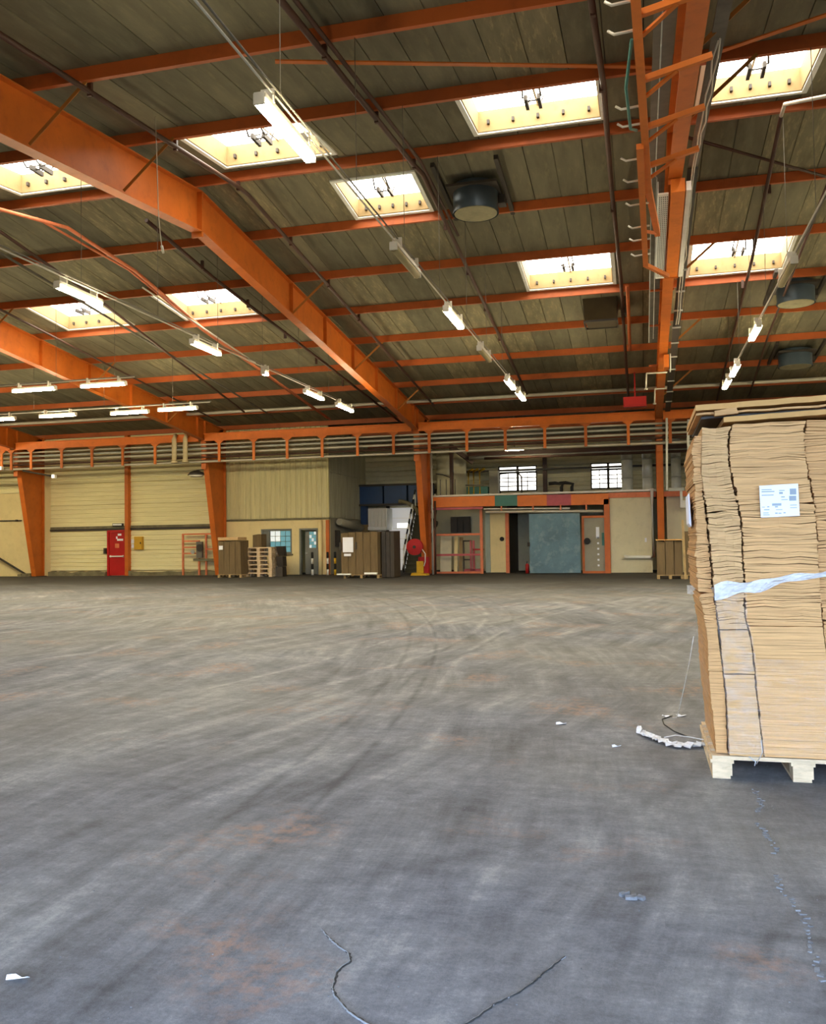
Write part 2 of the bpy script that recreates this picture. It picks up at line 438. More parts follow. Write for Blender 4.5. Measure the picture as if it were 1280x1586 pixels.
near_p = [17.40 - 2.72 * i for i in range(8)]
far_p = [20.263 + 2.728 * j for j in range(10)]
rows = sorted(near_p + far_p + [RY, YN, YB + .3])
rows = [r for r in rows if YN - .01 <= r <= YB + .31]
rects = []           # (x0,x1,y0,y1) panels
PW = 1.2
xs0 = np.arange(XL, XR + .01, PW)
for y0, y1 in zip(rows, rows[1:]):
    if y1 - y0 < .05: continue
    holes = [h for h in SKY if h[2] >= y0 - .02 and h[3] <= y1 + .05]
    cuts = sorted(set([round(float(v), 3) for v in xs0] + [v for h in holes for v in h[:2]]))
    for x0, x1 in zip(cuts, cuts[1:]):
        if x1 - x0 < .02: continue
        h = next((h for h in holes if x0 >= h[0] - .001 and x1 <= h[1] + .001), None)
        if h:
            if h[2] - y0 > .04: rects.append((x0, x1, y0, h[2]))
            if y1 - h[3] > .04: rects.append((x0, x1, h[3], y1))
        else: rects.append((x0, x1, y0, y1))
def panel_mb(w, y0, y1, ox, oy, oz):
    g = .008; mb = MB(); c = w / 2
    prof = [(g, 0), (c - .012, 0), (c - .006, .018), (c + .006, .018), (c + .012, 0), (w - g, 0), (w - g, .05), (g, .05)] if w > .8 else [(g, 0), (w - g, 0), (w - g, .05), (g, .05)]
    a = [(ox + px, y0 + g, zr(y0 + g, ROOFZ) + pz) for px, pz in prof]
    b_ = Vector((0, y1 - y0 - 2 * g, zr(y1 - g, ROOFZ) - zr(y0 + g, ROOFZ)))
    mb.prism(a, b_)
    return mb
cache = {}; rest = MB(); deck = MB(); npan = 0
def view_size(rc):
    yy = (rc[2] + rc[3]) / 2; xx = (rc[0] + rc[1]) / 2
    dep = yy * .968 - xx * .25
    if dep < 8: return 0
    px = 640 + 1370 * (xx * .968 + yy * .25) / dep
    py = 793 - 1370 * ((zr(yy, 1.15) - 1.4) - .0357 * dep) / dep
    if px < -60 or px > 1340 or py < -60: return 0
    return (rc[1] - rc[0]) * (rc[3] - rc[2]) / dep ** 3
order = sorted(rects, key=view_size, reverse=True)
for i, rc in enumerate(order):
    x0, x1, y0, y1 = rc
    dz = ROOFZ + .05
    deck.quad8([(x0, y0, zr(y0, dz)), (x1, y0, zr(y0, dz)), (x1, y1, zr(y1, dz)), (x0, y1, zr(y1, dz)), (x0, y0, zr(y0, dz + .06)), (x1, y0, zr(y0, dz + .06)), (x1, y1, zr(y1, dz + .06)), (x0, y1, zr(y1, dz + .06))])
    if i < 300 and view_size(rc) > 0:
        k = (round(x1 - x0, 3), round(y0, 3), round(y1, 3), random.choice((0, 0, 0, 1, 1, 2)))
        if k not in cache:
            cache[k] = panel_mb(k[0], y0, y1, 0, y0, 0).mesh('roof_panel', (ROOF, ROOF_B, ROOF_C)[k[3]], (0, y0, zr(y0)))
        piece('roof_panel', cache[k], (x0, y0, zr(y0) + random.uniform(-.004, .004)), ceiling)
    else:
        q = panel_mb(x1 - x0, y0, y1, x0, y0, 0); b0 = len(rest.v)
        rest.v += q.v; rest.f += [tuple(b0 + t for t in f) for f in q.f]; rest.smooth += q.smooth
part('roof_panels_beyond', rest, ROOF, ceiling, kind='stuff')
part('roof_deck', deck, DECK, ceiling, kind='stuff')
def purlin(y, x0=XL, x1=XR):
    z = zr(y, .93); mb = MB()
    # one C-profile, drawn as a single outline
    pr = [(0, 0), (.08, 0), (.08, .03), (.065, .03), (.065, .012), (.012, .012), (.012, .203), (.08, .203), (.08, .215), (0, .215)]
    mb.prism([(x0, y - .04 + a, z + c) for a, c in pr], (x1 - x0, 0, 0))
    return mb
for y in near_p[:7] + far_p[:8]:
    part('purlin', purlin(y), PURLIN, ceiling)
for y in far_p[8:]: part('purlin', purlin(y, -14.0, XR), PURLIN, ceiling)

# walls -------------------------------------------------------------
wall_left = solo('wall_left', MB().box(XL - .2, XL, YN, YB, 0, 9.6), PLASTER, 'plain plaster wall closing the hall on its left', 'wall', kind='structure')
wall_right = solo('wall_right', MB().box(XR, XR + .2, YN, YB, 0, 9.6), PALEPANEL, 'plain pale wall closing the hall behind the cardboard stack', 'wall', kind='structure')
wn = MB()
for a, b_, c, d in ((XL, -6.5, 0, 9.6), (7.0, XR, 0, 9.6), (-6.5, 7.0, 4.3, 9.6)): wn.box(a, b_, YN - .2, YN, c, d)
solo('wall_near', wn, PALEPANEL, 'wall behind the camera around the wide open loading doorway', 'wall', kind='structure')

wall_far = thing('wall_far', 'cream far wall of horizontal ribbed cladding around the red door', 'wall', kind='structure')
def hclad(x0, x1, z0, z1, y, pitch=.22, depth=.035):
    n_ = max(1, round((z1 - z0) / pitch)); p = (z1 - z0) / n_; row = []
    pts = []
    for i in range(n_):
        z = z0 + i * p
        pts += [(y, z), (y, z + p * .70), (y + depth, z + p * .80), (y + depth, z + p * .93)]
    pts += [(y, z1)]
    mb = MB(); poly = [(x0, a, b) for a, b in pts] + [(x0, y + .08, z1), (x0, y + .08, z0)]
    return mb.prism(poly, (x1 - x0, 0, 0))
def vclad(x0, x1, z0, z1, y, pitch=.25, depth=.04):
    n_ = max(1, round((x1 - x0) / pitch)); p = (x1 - x0) / n_; pts = []
    for i in range(n_):
        x = x0 + i * p
        pts += [(x, y), (x + p * .55, y), (x + p * .68, y + depth), (x + p * .88, y + depth)]
    pts += [(x1, y)]
    return MB().prism([(a, b, z0) for a, b in pts] + [(x1, y + .09, z0), (x0, y + .09, z0)], (0, 0, z1 - z0))
WY = 39.6
for x0, x1 in ((-29.6, -25.12), (-24.93, -19.75)):
    for z0, z1 in ((2.52, 3.62), (3.63, 4.73), (4.74, 5.84), (5.85, 7.6)):
        part('cladding_sheet', hclad(x0, x1, z0, z1, WY), CREAM, wall_far)
    for z0, z1 in ((.28, 1.28), (1.29, 2.28)):
        if x0 < -26: part('cladding_sheet', hclad(x0, -26.24, z0, z1, WY), CREAM, wall_far)
        else: part('cladding_sheet', hclad(x0, x1, z0, z1, WY), CREAM, wall_far)
part('rail', MB().box(-29.6, -19.75, WY - .06, WY + .05, 2.29, 2.40), DARK, wall_far, 'dark rail')
part('rail_flashing', MB().box(-29.6, -19.75, WY - .03, WY + .05, 2.41, 2.51), KERB, wall_far, 'grey flashing over the rail')
part('backing', MB().box(-43, -19.7, WY + .1, WY + .3, 0, 7.6), PLASTER, wall_far)
for x0, x1 in ((-29.55, -26.25), (-24.9, -19.75)):
    kb = MB(); pts = []
    nn = 14
    for i in range(nn + 1):
        x = x0 + (x1 - x0) * i / nn; pts.append((x, WY - .28, .16 + .10 * random.random()))
    kb.prism([(x0, WY - .28, 0)] + pts + [(x1, WY - .28, 0)], (0, .26, 0))
    part('kerb', kb, KERB, wall_far, 'dirty low kerb along the wall base')
post = MB(); post.box(-25.12, -24.93, WY - .25, WY + .05, 0, 7.3)
part('wall_post', post, ORANGE, wall_far, 'orange wall post beside the red door')
# smooth yellow part of the far wall beyond the first column
wall_yellow = thing('wall_end', 'smooth yellow plaster wall left of the first orange column', 'wall', kind='structure')
part('plaster_panel', MB().box(XL, -30.1, WY - .05, WY + .1, 0, 4.32), PLASTER, wall_yellow)
for z0, z1 in ((4.34, 5.2), (5.21, 6.3), (6.31, 7.6)):
    part('cladding_sheet', hclad(XL, -30.1, z0, z1, WY - .02), CREAM, wall_yellow)

# red door
d1 = thing('door_1', 'red fire door with white stickers beside the orange wall post', 'door', (-25.6, WY, 0), kind='structure')
part('frame', MB().box(-26.22, -26.12, WY - .12, WY + .1, 0, 2.3).box(-25.22, -25.12, WY - .12, WY + .1, 0, 2.3).box(-26.12, -25.22, WY - .12, WY + .1, 2.2, 2.3), RED, d1)
lf = part('door_leaf', MB().box(-26.11, -25.23, WY - .08, WY - .02, .02, 2.19), RED, d1)
part('push_bar', MB().box(-26.06, -25.28, WY - .14, WY - .09, .95, 1.01).box(-26.06, -26.0, WY - .11, WY - .07, .93, 1.03).box(-25.34, -25.28, WY - .11, WY - .07, .93, 1.03), WHITE, lf, 'pale push bar')
part('sticker', MB().box(-25.78, -25.55, WY - .085, WY - .075, 1.40, 1.62), SALMON, lf, 'pink square sticker')
part('sticker', MB().box(-25.62, -25.42, WY - .085, WY - .075, 2.02, 2.12), WHITEPLASTIC, lf, 'white sticker at the top')
part('sticker', MB().box(-25.66, -25.32, WY - .085, WY - .075, 1.76, 1.86), WHITEPLASTIC, lf, 'wide white sticker')
part('sticker', MB().box(-25.72, -25.64, WY - .085, WY - .075, 1.86, 1.98), WHITEPLASTIC, lf)
solo('call_point', MB().box(-26.42, -26.3, WY - .12, WY, 1.12, 1.4).box(-26.4, -26.32, WY - .15, WY - .11, 1.2, 1.32), DARK, 'small dark box on the cladding left of the red door', 'box')
yb = thing('wall_cabinet', 'ochre cabinet on the cladding right of the red door', 'cabinet', (-24.4, WY - .1, 1.3))
part('body', MB().box(-24.64, -24.2, WY - .18, WY, 1.30, 1.95), OCHRE, yb)
yd = part('door', MB().box(-24.62, -24.22, WY - .2, WY - .185, 1.32, 1.93), OCHRE, yb)
part('latch', MB().box(-24.28, -24.24, WY - .23, WY - .2, 1.58, 1.68), BLACK, yd, 'black latch')
solo('door_sign', MB().box(-24.86, -24.68, WY - .09, WY - .01, 1.62, 1.82).box(-24.84, -24.72, WY - .09, WY - .01, 1.40, 1.58), WHITEPLASTIC, 'small white sign between the red door post and ochre cabinet', 'sign')
em = thing('exit_light', 'dim exit lamp on the rail above the red door', 'lamp', (-25.6, WY - .1, 2.5))
eh = part('housing', MB().box(-25.85, -25.3, WY - .20, WY - .06, 2.50, 2.64), DARK, em)
part('diffuser', MB().box(-25.82, -25.33, WY - .22, WY - .20, 2.53, 2.61), WHITE, eh)
# pipe leaning in front of yellow wall
ch = thing('leaning_bar', 'dark bar slanting down to the foot of the first column', 'bar', (-31, 39.2, 0))
part('bar', MB().tube([(-33.4, 39.3, 1.45), (-30.8, 39.2, .12)], .05, 6), DARK, ch)
part('foot', MB().obox((-30.75, 39.2, .08), (.5, .2, .16), .2).obox((-31.05, 39.1, .06), (.2, .3, .12), .5), KERB, ch)
solo('wall_ledge', MB().box(-33, -31.3, 39.48, 39.56, 2.88, 2.93).box(-31.6, -31.5, 39.42, 39.5, 2.86, 2.95), DARK, 'thin dark ledge on the yellow plaster wall', 'ledge')

# portal frames -----------------------------------------------------
def frame(i, X, label):
    t = thing('portal_frame', label, 'steel frame', (X, D, 0), kind='structure')
    fl, w = .13, .012
    yo = 39.32
    def yi(z): return 38.66 - (z / 6.2) * 1.36
    zt = 6.25
    part('inner_flange', MB().quad8([(X - fl, yi(0) - .0, 0), (X + fl, yi(0), 0), (X + fl, yi(0) + .03, 0), (X - fl, yi(0) + .03, 0), (X - fl, yi(zt), zt), (X + fl, yi(zt), zt), (X + fl, yi(zt) + .03, zt), (X - fl, yi(zt) + .03, zt)]), ORANGE, t)
    part('outer_flange', MB().box(X - fl, X + fl, yo - .03, yo, 0, 7.15), ORANGE, t)
    part('column_web', MB().prism([(X - w, yi(0) + .03, 0), (X - w, yo - .03, 0), (X - w, yo - .03, 7.15), (X - w, yi(zt) + .03, zt)], (2 * w, 0, 0)), ORANGE, t)
    part('base_plate', MB().box(X - .22, X + .22, yi(0) - .1, yo + .05, 0, .03), DARK, t)
    for sgn, nm in ((1, 'rafter'), (-1, 'rafter')):
        e = 37.35 if sgn > 0 else YN + .05
        e2 = 39.4 if sgn > 0 else YN + .05
        t0 = .025
        a, b_ = RY, e
        lo = lambda y: zr(y); hi = lambda y: zr(y, .9)
        part('bottom_flange', MB().quad8([(X - fl, a, lo(a)), (X + fl, a, lo(a)), (X + fl, b_, lo(b_)), (X - fl, b_, lo(b_)), (X - fl, a, lo(a) + t0), (X + fl, a, lo(a) + t0), (X + fl, b_, lo(b_) + t0), (X - fl, b_, lo(b_) + t0)]), ORANGE, t)
        part('rafter_web', MB().prism([(X - w, a, lo(a) + t0), (X - w, b_, lo(b_) + t0), (X - w, e2, lo(e2) + (t0 if sgn < 0 else .1)), (X - w, e2, hi(e2)), (X - w, a, hi(a))], (2 * w, 0, 0)), ORANGE, t)
        part('top_flange', MB().quad8([(X - fl, a, hi(a)), (X + fl, a, hi(a)), (X + fl, e2, hi(e2)), (X - fl, e2, hi(e2)), (X - fl, a, hi(a) + t0), (X + fl, a, hi(a) + t0), (X + fl, e2, hi(e2) + t0), (X - fl, e2, hi(e2) + t0)]), ORANGE, t)
    part('ridge_splice', MB().box(X - fl, X + fl, RY - .03, RY + .03, zr(RY) - .12, zr(RY, .92)), ORANGE, t)
    for ys in (22.99, 25.72, 28.45, 31.18, 33.9, 36.6):
        part('stiffener', MB().box(X - .12, X + .12, ys - .012, ys + .012, zr(ys, .03), zr(ys, .9)), ORANGE, t)
    part('stiffener', MB().box(X - .12, X + .12, 37.30, 37.33, 5.0, zr(37.3, .9)), ORANGE, t)
    for ys, sd in ((14.63, 1), (11.97, 1), (22.99, 1), (28.45, 1), (33.9, 1)):
        part('fly_brace', MB().bar((X + .1 * sd, ys, zr(ys, .06)), (X + 1.15 * sd, ys, zr(ys, .95)), .06, .012, (0, 1, 0)), DBRACE, t)
    return t
DBRACE = paint('ochre_brace', '#a0662a', .6, var=.1)
frame(0, XF[0], 'orange portal frame whose tapered column stands left of the red door')
frame(1, XF[1], 'orange portal frame whose column stands behind the leftmost cardboard pallet')
frame(2, XF[2], 'largest orange portal frame, sweeping from top left to the hose reel column')
frame(3, XF[3], 'orange portal frame seen end on, beside the tall cardboard stack')

# roof bracing
def rod(name, pts, r, mat, label, cat, n=6, group=None):
    return solo(name, MB().tube(pts, r, n), mat, label, cat, group=group)
solo('wind_brace', MB().bar((-5.2, 12.2, zr(12.2, .88)), (.5, 14.5, zr(14.5, .9)), .09, .02), ORANGE, 'flat orange brace slanting between the two uppermost purlins', 'brace')
solo('wind_brace', MB().bar((1.0, 14.4, zr(14.4, .9)), (5.6, 12.0, zr(12.0, .9)), .09, .02), ORANGE, 'flat orange brace above the skylight at the top right', 'brace')
solo('wind_brace', MB().tube([(1.0, 17.7, zr(17.7, .8)), (6.0, 21.6, zr(21.6, .85))], .03, 6), DARKPIPE, 'dark brace rod right of the perforated channel', 'brace')

# pipes along the roof slope ---------------------------------------
def slope_pipe(name, pts, r, mat, label, cat='pipe', couplings=()):
    t = thing(name, label, cat, (pts[0][0], pts[0][1], zr(pts[0][1], pts[0][2])))
    P = [(x, y, zr(y, dz)) for x, y, dz in pts]
    part('pipe_run', MB().tube(P, r, 8), mat, t)
    for k, (x, y, dz) in enumerate(couplings):
        part('hanger_clip', MB().box(x - .035, x + .035, y - .03, y + .03, zr(y, dz) - r * 1.5, zr(y, dz) + .16), mat, t)
    return t
slope_pipe('sprinkler_pipe', [(-4.36, 6.5, .8), (-4.36, 17.4, .8), (-4.3, 17.9, .8), (-4.34, 35.4, .8)], .05, DARKPIPE, 'dark double pipe running down past the large dark roof fan', couplings=[(-4.36, y + .1, .8) for y in (11.97, 14.63, 17.3, 20.26, 22.99, 25.72, 28.45)])
slope_pipe('sprinkler_pipe', [(-4.22, 6.5, .86), (-4.22, 17.4, .86), (-4.18, 21, .86)], .035, DARKPIPE, 'thinner dark pipe beside the double run near the roof fan')
slope_pipe('sprinkler_pipe', [(-8.3, 7.5, .8), (-8.28, 17.4, .8), (-8.28, 17.9, .8), (-8.4, 36.4, .8)], .045, DARKPIPE, 'dark pipe under the skylight nearest the large portal frame', couplings=[(-8.3, y + .1, .8) for y in (9.24, 11.97, 14.63, 17.3, 20.26, 22.99, 25.72)])
slope_pipe('sprinkler_pipe', [(-.55, 8, .8), (-.44, 14.6, .8), (-.46, 19.6, .8), (-.39, 24.4, .8), (-.4, 37, .8)], .05, DARKPIPE, 'dark pipe left of the orange hook ladder', couplings=[(-.48, y + .1, .8) for y in (9.24, 11.97, 14.63, 17.3, 20.26)])
slope_pipe('conduit', [(-10.6, 17.5, .35), (-10.75, 21, .4), (-10.5, 27.3, .4), (-10.15, 38.2, .42)], .045, DARKPIPE, 'dark pipe tucked left under the large portal frame', couplings=[(-10.7, y, .4) for y in (20.3, 23, 25.7, 28.45, 31.2)])
slope_pipe('conduit', [(-.22, 24.4, .60), (-.24, 30, .6)], .05, PURLIN, 'thick faded orange pipe end hanging left of the channel')
slope_pipe('conduit', [(2.66, 17.2, .8), (2.9, 24, .8), (3.0, 31, .8), (3.1, 38, .8)], .04, DARKPIPE, 'dark pipe crossing the right hand skylight nearest the stack', couplings=[(2.85, y, .8) for y in (20.3, 23, 25.7)])
solo('conduit', MB().tube([(2.66, 17.2, zr(17.2, .8)), (2.6, 16.4, zr(16.4, .72)), (2.85, 16.0, zr(16, .6)), (3.3, 15.9, zr(15.9, .6)), (3.5, 15.4, zr(15.4, .65)), (3.65, 13, zr(13, .7))], .035, 8), PIPE, 'pale swan-necked conduit at the upper right edge of the roof', 'pipe')
slope_pipe('conduit', [(3.75, 15, .8), (4.07, 30.1, .8), (4.3, 37.7, .8)], .035, DARKPIPE, 'thin dark pipe nearest the right edge of the roof')
slope_pipe('conduit', [(-14.5, 17.2, .6), (-15.0, 22.5, .6), (-15.6, 27.4, .6), (-16.5, 35, .6)], .04, DARKPIPE, 'dark pipe passing above the leftmost skylight of the far row')
slope_pipe('conduit', [(-15.6, 18.6, .65), (-15.6, 36, .6)], .035, DUSTY, 'grey conduit at the far left above the cross lamps')
slope_pipe('conduit', [(-13.6, 16.4, .65), (-13.0, 18.0, .62), (-12.8, 20.6, .6), (-13.2, 25.3, .6), (-13.3, 37, .6)], .045, SALMON, 'faded orange conduit passing the far skylight left of the large frame')
slope_pipe('conduit', [(-13.45, 17.5, .7), (-13.0, 20.6, .66), (-13.35, 25.3, .66), (-13.45, 37, .66)], .03, SALMON, 'second thin faded orange conduit beside the first')
slope_pipe('conduit', [(-13.15, 21.5, .55), (-13.0, 28.5, .55)], .025, PIPE, 'short pale conduit beside the faded orange pair')
slope_pipe('conduit', [(-18.3, 20, .6), (-18.4, 36.5, .6)], .035, DARKPIPE, 'dark pipe at the far left behind the cross lamps')
rod('heating_pipe', [(XL, 35.75, zr(35.75, .84)), (14.9, 35.75, zr(35.75, .84))], .07, PIPE, 'long pale pipe crossing under the lowest purlins', 'pipe', 8)

# skylights ---------------------------------------------------------
SKYLAB = ['skylight left of the lit lamp, beside the large portal frame', 'wide bright skylight at upper centre, left of the hook ladder', 'skylight at the upper right corner, right of the end-on frame',
          'skylight at the far left, half hidden above the large portal frame', 'skylight just left of the perforated channel', 'skylight just right of the perforated channel',
          'skylight below left of the large frame crossed by faded conduits', 'leftmost skylight of the far row, above the cross lamps', 'small skylight between the lit lamp and the large dark roof fan',
          'added unseen skylight over the camera, leftmost of four on the near slope', 'added unseen skylight over the camera, second from left of four on the near slope', 'added unseen skylight over the camera, third from left of four on the near slope', 'added unseen skylight over the camera, rightmost of four on the near slope',
          'added far row skylight just beyond the left edge of the view', 'added far row skylight farthest beyond the left edge of the view', 'added unseen far row skylight beyond the tall stack at the right']
for (x0, x1, y0, y1), lab in zip(SKY, SKYLAB):
    cx, cy = (x0 + x1) / 2, (y0 + y1) / 2
    t = thing('skylight', lab, 'skylight', (cx, cy, zr(cy, ROOFZ)), group='skylights in the roof')
    H = .42; k = .05
    def q(xa, xb, ya, yb, d0, d1):
        return MB().quad8([(xa, ya, zr(ya, d0)), (xb, ya, zr(ya, d0)), (xb, yb, zr(yb, d0)), (xa, yb, zr(yb, d0)), (xa, ya, zr(ya, d1)), (xb, ya, zr(ya, d1)), (xb, yb, zr(yb, d1)), (xa, yb, zr(yb, d1))])
    A, B_ = ROOFZ, ROOFZ + H
    for a in ((x0, x0 + k, y0, y1), (x1 - k, x1, y0, y1), (x0 + k, x1 - k, y0, y0 + k), (x0 + k, x1 - k, y1 - k, y1)):
        cu = part('curb', q(*a, A, B_), CURB, t)
    for a in ((x0 - .06, x1 + .06, y0 - .06, y0 + .03), (x0 - .06, x1 + .06, y1 - .03, y1 + .06), (x0 - .06, x0 + .03, y0 + .03, y1 - .03), (x1 - .03, x1 + .06, y0 + .03, y1 - .03)):
        part('trim', q(*a, A - .035, A - .002), WHITE, t, 'white trim')
    xm = cx
    part('pane', q(x0 - .03, xm - .02, y0 - .03, y1 + .03, B_ + .02, B_ + .05), PANE_M, t)
    part('pane', q(xm + .02, x1 + .03, y0 - .03, y1 + .03, B_ + .02, B_ + .05), PANE_M, t)
    part('glazing_bar', q(xm - .02, xm + .02, y0 + k, y1 - k, B_ - .03, B_ + .05), PIPE, t)
    op = MB()
    for s_ in (-1, 1):
        xx = xm + s_ * .12
        op.tube([(xx, cy - .5, zr(cy, B_ - .05)), (xx + s_ * .05, cy - .1, zr(cy, A + .12)), (xx, cy + .35, zr(cy, B_ - .06))], .018, 5)
        op.box(xx - .03, xx + .03, cy - .05, cy + .35, zr(cy, A + .1), zr(cy, A + .2))
        op.tube([(xx, cy + .3, zr(cy, A + .15)), (xx + .05, cy + .35, zr(cy, A + .35))], .015, 5)
    op.tube([(xm - .12, cy + .1, zr(cy, A + .15)), (xm + .12, cy + .1, zr(cy, A + .15))], .015, 5)
    part('opener', op, DARK, t, 'dark vent opener')
    for j in range(5):
        bx = x0 + .25 + j * (x1 - x0 - .5) / 4
        part('bracket', MB().box(bx - .025, bx + .025, y1 - .12, y1 - k, zr(y1, A + .12), zr(y1, A + .2)), DARK, cu)

# roof fans ---------------------------------------------------------
def fan(cx, cy, r, hang, label):
    z0 = zr(cy, ROOFZ - .04)
    t = thing('roof_fan', label, 'fan', (cx, cy, z0))
    du = part('duct', MB().tube([(cx, cy, z0), (cx, cy, z0 - hang)], r, 28, False), FAN, t)
    part('inner_cover', MB().tube([(cx, cy, z0 - hang + .03), (cx, cy, z0 - hang - .005)], r * .95, 28), FANLID, du, 'dusty round cover')
    part('flange', MB().box(cx - r * 1.12, cx + r * 1.12, cy - r * 1.12, cy + r * 1.12, z0 - .16, z0 - .1), DARK, t)
    part('ring', MB().tube([(cx, cy, z0 - hang + .05), (cx, cy, z0 - hang)], r * 1.03, 28, False), FAN, du)
    for s_ in (-1, 1):
        part('support_rail', MB().bar((cx + s_ * r * 1.35, cy - 1.35, zr(cy - 1.35, .98)), (cx + s_ * r * 1.35, cy + 1.15, zr(cy + 1.15, .98)), .09, .1), DARK, t)
    part('motor', MB().box(cx + r * .9, cx + r * 1.25, cy + .2, cy + .5, z0 - .35, z0 - .16), DARK, t)
    return t
fan(-3.42, 19.25, .5, .62, 'large dark cylindrical roof fan between two skylights')
fan(4.35, 26.6, .5, .6, 'dark roof fan beside the unlit lamp, upper of the pair over the stack')
fan(5.3, 32.9, .55, .58, 'dark roof fan low over the cardboard stack, lower of the pair')
bx = thing('roof_duct', 'square dark brown duct box hanging below the centre skylight', 'duct', (-1.03, 27.2, zr(27.2, ROOFZ)))
part('box', MB().quad8([(-1.5, 26.7, 7.95), (-.58, 26.7, 7.95), (-.6, 27.6, 7.95), (-1.45, 27.6, 7.95), (-1.55, 26.6, 8.62), (-.55, 26.6, 8.62), (-.55, 27.7, 8.5), (-1.55, 27.7, 8.5)]), DARKBOX, bx)
part('lip', MB().box(-1.54, -.54, 26.66, 26.7, 7.92, 7.98).box(-1.54, -.54, 27.6, 27.64, 7.92, 7.98).box(-1.54, -1.5, 26.7, 27.6, 7.92, 7.98).box(-.58, -.54, 26.7, 27.6, 7.92, 7.98), DARK, bx)
part('hanger', MB().box(-.35, -.28, 26.6, 26.7, zr(26.65, .6), zr(26.65, 1.14)), DARK, bx)

# fluorescent lamps -------------------------------------------------
def lamp(x, y, z, along, length, lit, label):
    t = thing('tube_lamp', label, 'lamp', (x, y, z), group='fluorescent lamps under the roof')
    d = Vector((0, 1, 0)) if along == 'y' else Vector((1, 0, 0))
    s_ = Vector((1, 0, 0)) if along == 'y' else Vector((0, 1, 0))
    c = Vector((x, y, z)); a = c - d * length / 2; b_ = c + d * length / 2
    hb = MB().bar(a + Vector((0, 0, .07)), b_ + Vector((0, 0, .07)), .13, .06)
    hs = part('housing', hb, PIPE, t)
    if lit:
        tb = MB()
        for k in (-1, 1): tb.tube([a + d * .04 + s_ * k * .045, b_ - d * .04 + s_ * k * .045], .034, 8)
        part('tubes', tb, TUBE_M, t, 'pair of glowing tubes')
    else:
        part('diffuser', MB().tube([a + d * .03, b_ - d * .03], .065, 10), DULLTUBE, t, 'unlit dusty cover')
    for e in (a, b_):
        part('end_cap', MB().obox(e + Vector((0, 0, .02)), (.13, .03, .12) if along == 'y' else (.03, .13, .12)), PIPE, hs)
        part('clip', MB().bar(e + (c - e) * .3 + Vector((0, 0, .08)), e + (c - e) * .3 + Vector((0, 0, .24)), .03 if along == 'y' else .16, .16 if along == 'y' else .03), PIPE, hs)
    return t
RX = -3.88
lamp(-3.93, 9.55, 6.25, 'y', 1.55, True, 'lit tube lamp nearest the camera, across the upper left skylight')
lamp(-3.83, 14.6, 6.25, 'y', 1.6, False, 'unlit dusty tube lamp, second along the middle lamp row')
lamp(-3.84, 18.65, 6.25, 'y', 1.6, True, 'lit tube lamp third along the middle lamp row')
lamp(-3.84, 22.5, 6.25, 'y', 1.5, False, 'unlit tube lamp fourth along the middle lamp row')
lamp(-3.82, 27.0, 6.25, 'y', 1.6, True, 'lit tube lamp, upper of the close pair in the middle row')
lamp(-3.80, 29.3, 6.25, 'y', 1.6, True, 'lit tube lamp, lower of the close pair in the middle row')
lamp(-10.35, 14.7, 6.25, 'y', 1.35, True, 'lit tube lamp slanting over the leftmost far skylight')
lamp(-10.25, 19.6, 6.25, 'y', 1.4, True, 'lit tube lamp below the skylight crossed by faded conduits')
lamp(-10.2, 23.0, 6.25, 'y', .25, True, 'tiny lit lamp end left of the large portal frame')
lamp(-10.22, 26.9, 6.25, 'y', 1.6, True, 'lit tube lamp left of the large frame, upper of two')
lamp(-10.13, 29.7, 6.25, 'y', 1.7, True, 'lit tube lamp left of the large frame, lower of two')
lamp(2.7, 17.3, 6.25, 'y', 1.5, False, 'unlit tube lamp beside the upper fan over the stack')
lamp(2.7, 22.1, 6.25, 'y', 1.45, True, 'lit tube lamp highest above the cardboard stack')
lamp(2.71, 26.9, 6.25, 'y', 1.7, True, 'lit tube lamp second highest above the cardboard stack')
lamp(2.69, 29.2, 6.25, 'y', 1.6, True, 'lit tube lamp lowest above the cardboard stack')
for x, y, lab in ((-17.85, 23.1, 'lit cross lamp left of the two in the nearer cross row'), (-15.45, 23.1, 'lit cross lamp right of the two in the nearer cross row'),
                  (-20.55, 27.9, 'lit cross lamp second from left in the farther cross row'), (-17.75, 28.15, 'lit cross lamp third from left in the farther cross row'),
                  (-15.75, 28.0, 'lit cross lamp rightmost in the farther cross row'), (-23.2, 28.0, 'lit cross lamp at the left edge, farther cross row'),
                  (-20.3, 23.1, 'added lit cross lamp just beyond the left edge, nearer cross row'), (-22.8, 23.1, 'added lit cross lamp well beyond the left edge, nearer cross row'), (-26.0, 28.0, 'added lit cross lamp beyond the left edge, farther cross row'), (-28.6, 28.0, 'added lit cross lamp far beyond the left edge, farther cross row'),  # these and the next three are added out of view for light
                  (-30.0, 33.0, 'added lit cross lamp beyond the left edge, right of the three near the yellow wall'), (-32.6, 33.0, 'added lit cross lamp beyond the left edge, middle of the three near the yellow wall'), (-35.2, 33.0, 'added lit cross lamp beyond the left edge, left of the three near the yellow wall')):
    lamp(x, y, 6.25, 'x', 1.5, True, lab)
for y_, lb_ in ((17.3, 'added lit tube lamp beyond the right edge, first of five over the stack'), (21.0, 'added lit tube lamp beyond the right edge, second of five'), (24.7, 'added lit tube lamp beyond the right edge, third of five'), (28.4, 'added lit tube lamp beyond the right edge, fourth of five'), (32.1, 'added lit tube lamp beyond the right edge, last of five by the wall')):  # unseen lamp row added to brighten the right side
    lamp(9.3, y_, 6.25, 'y', 1.6, True, lb_)
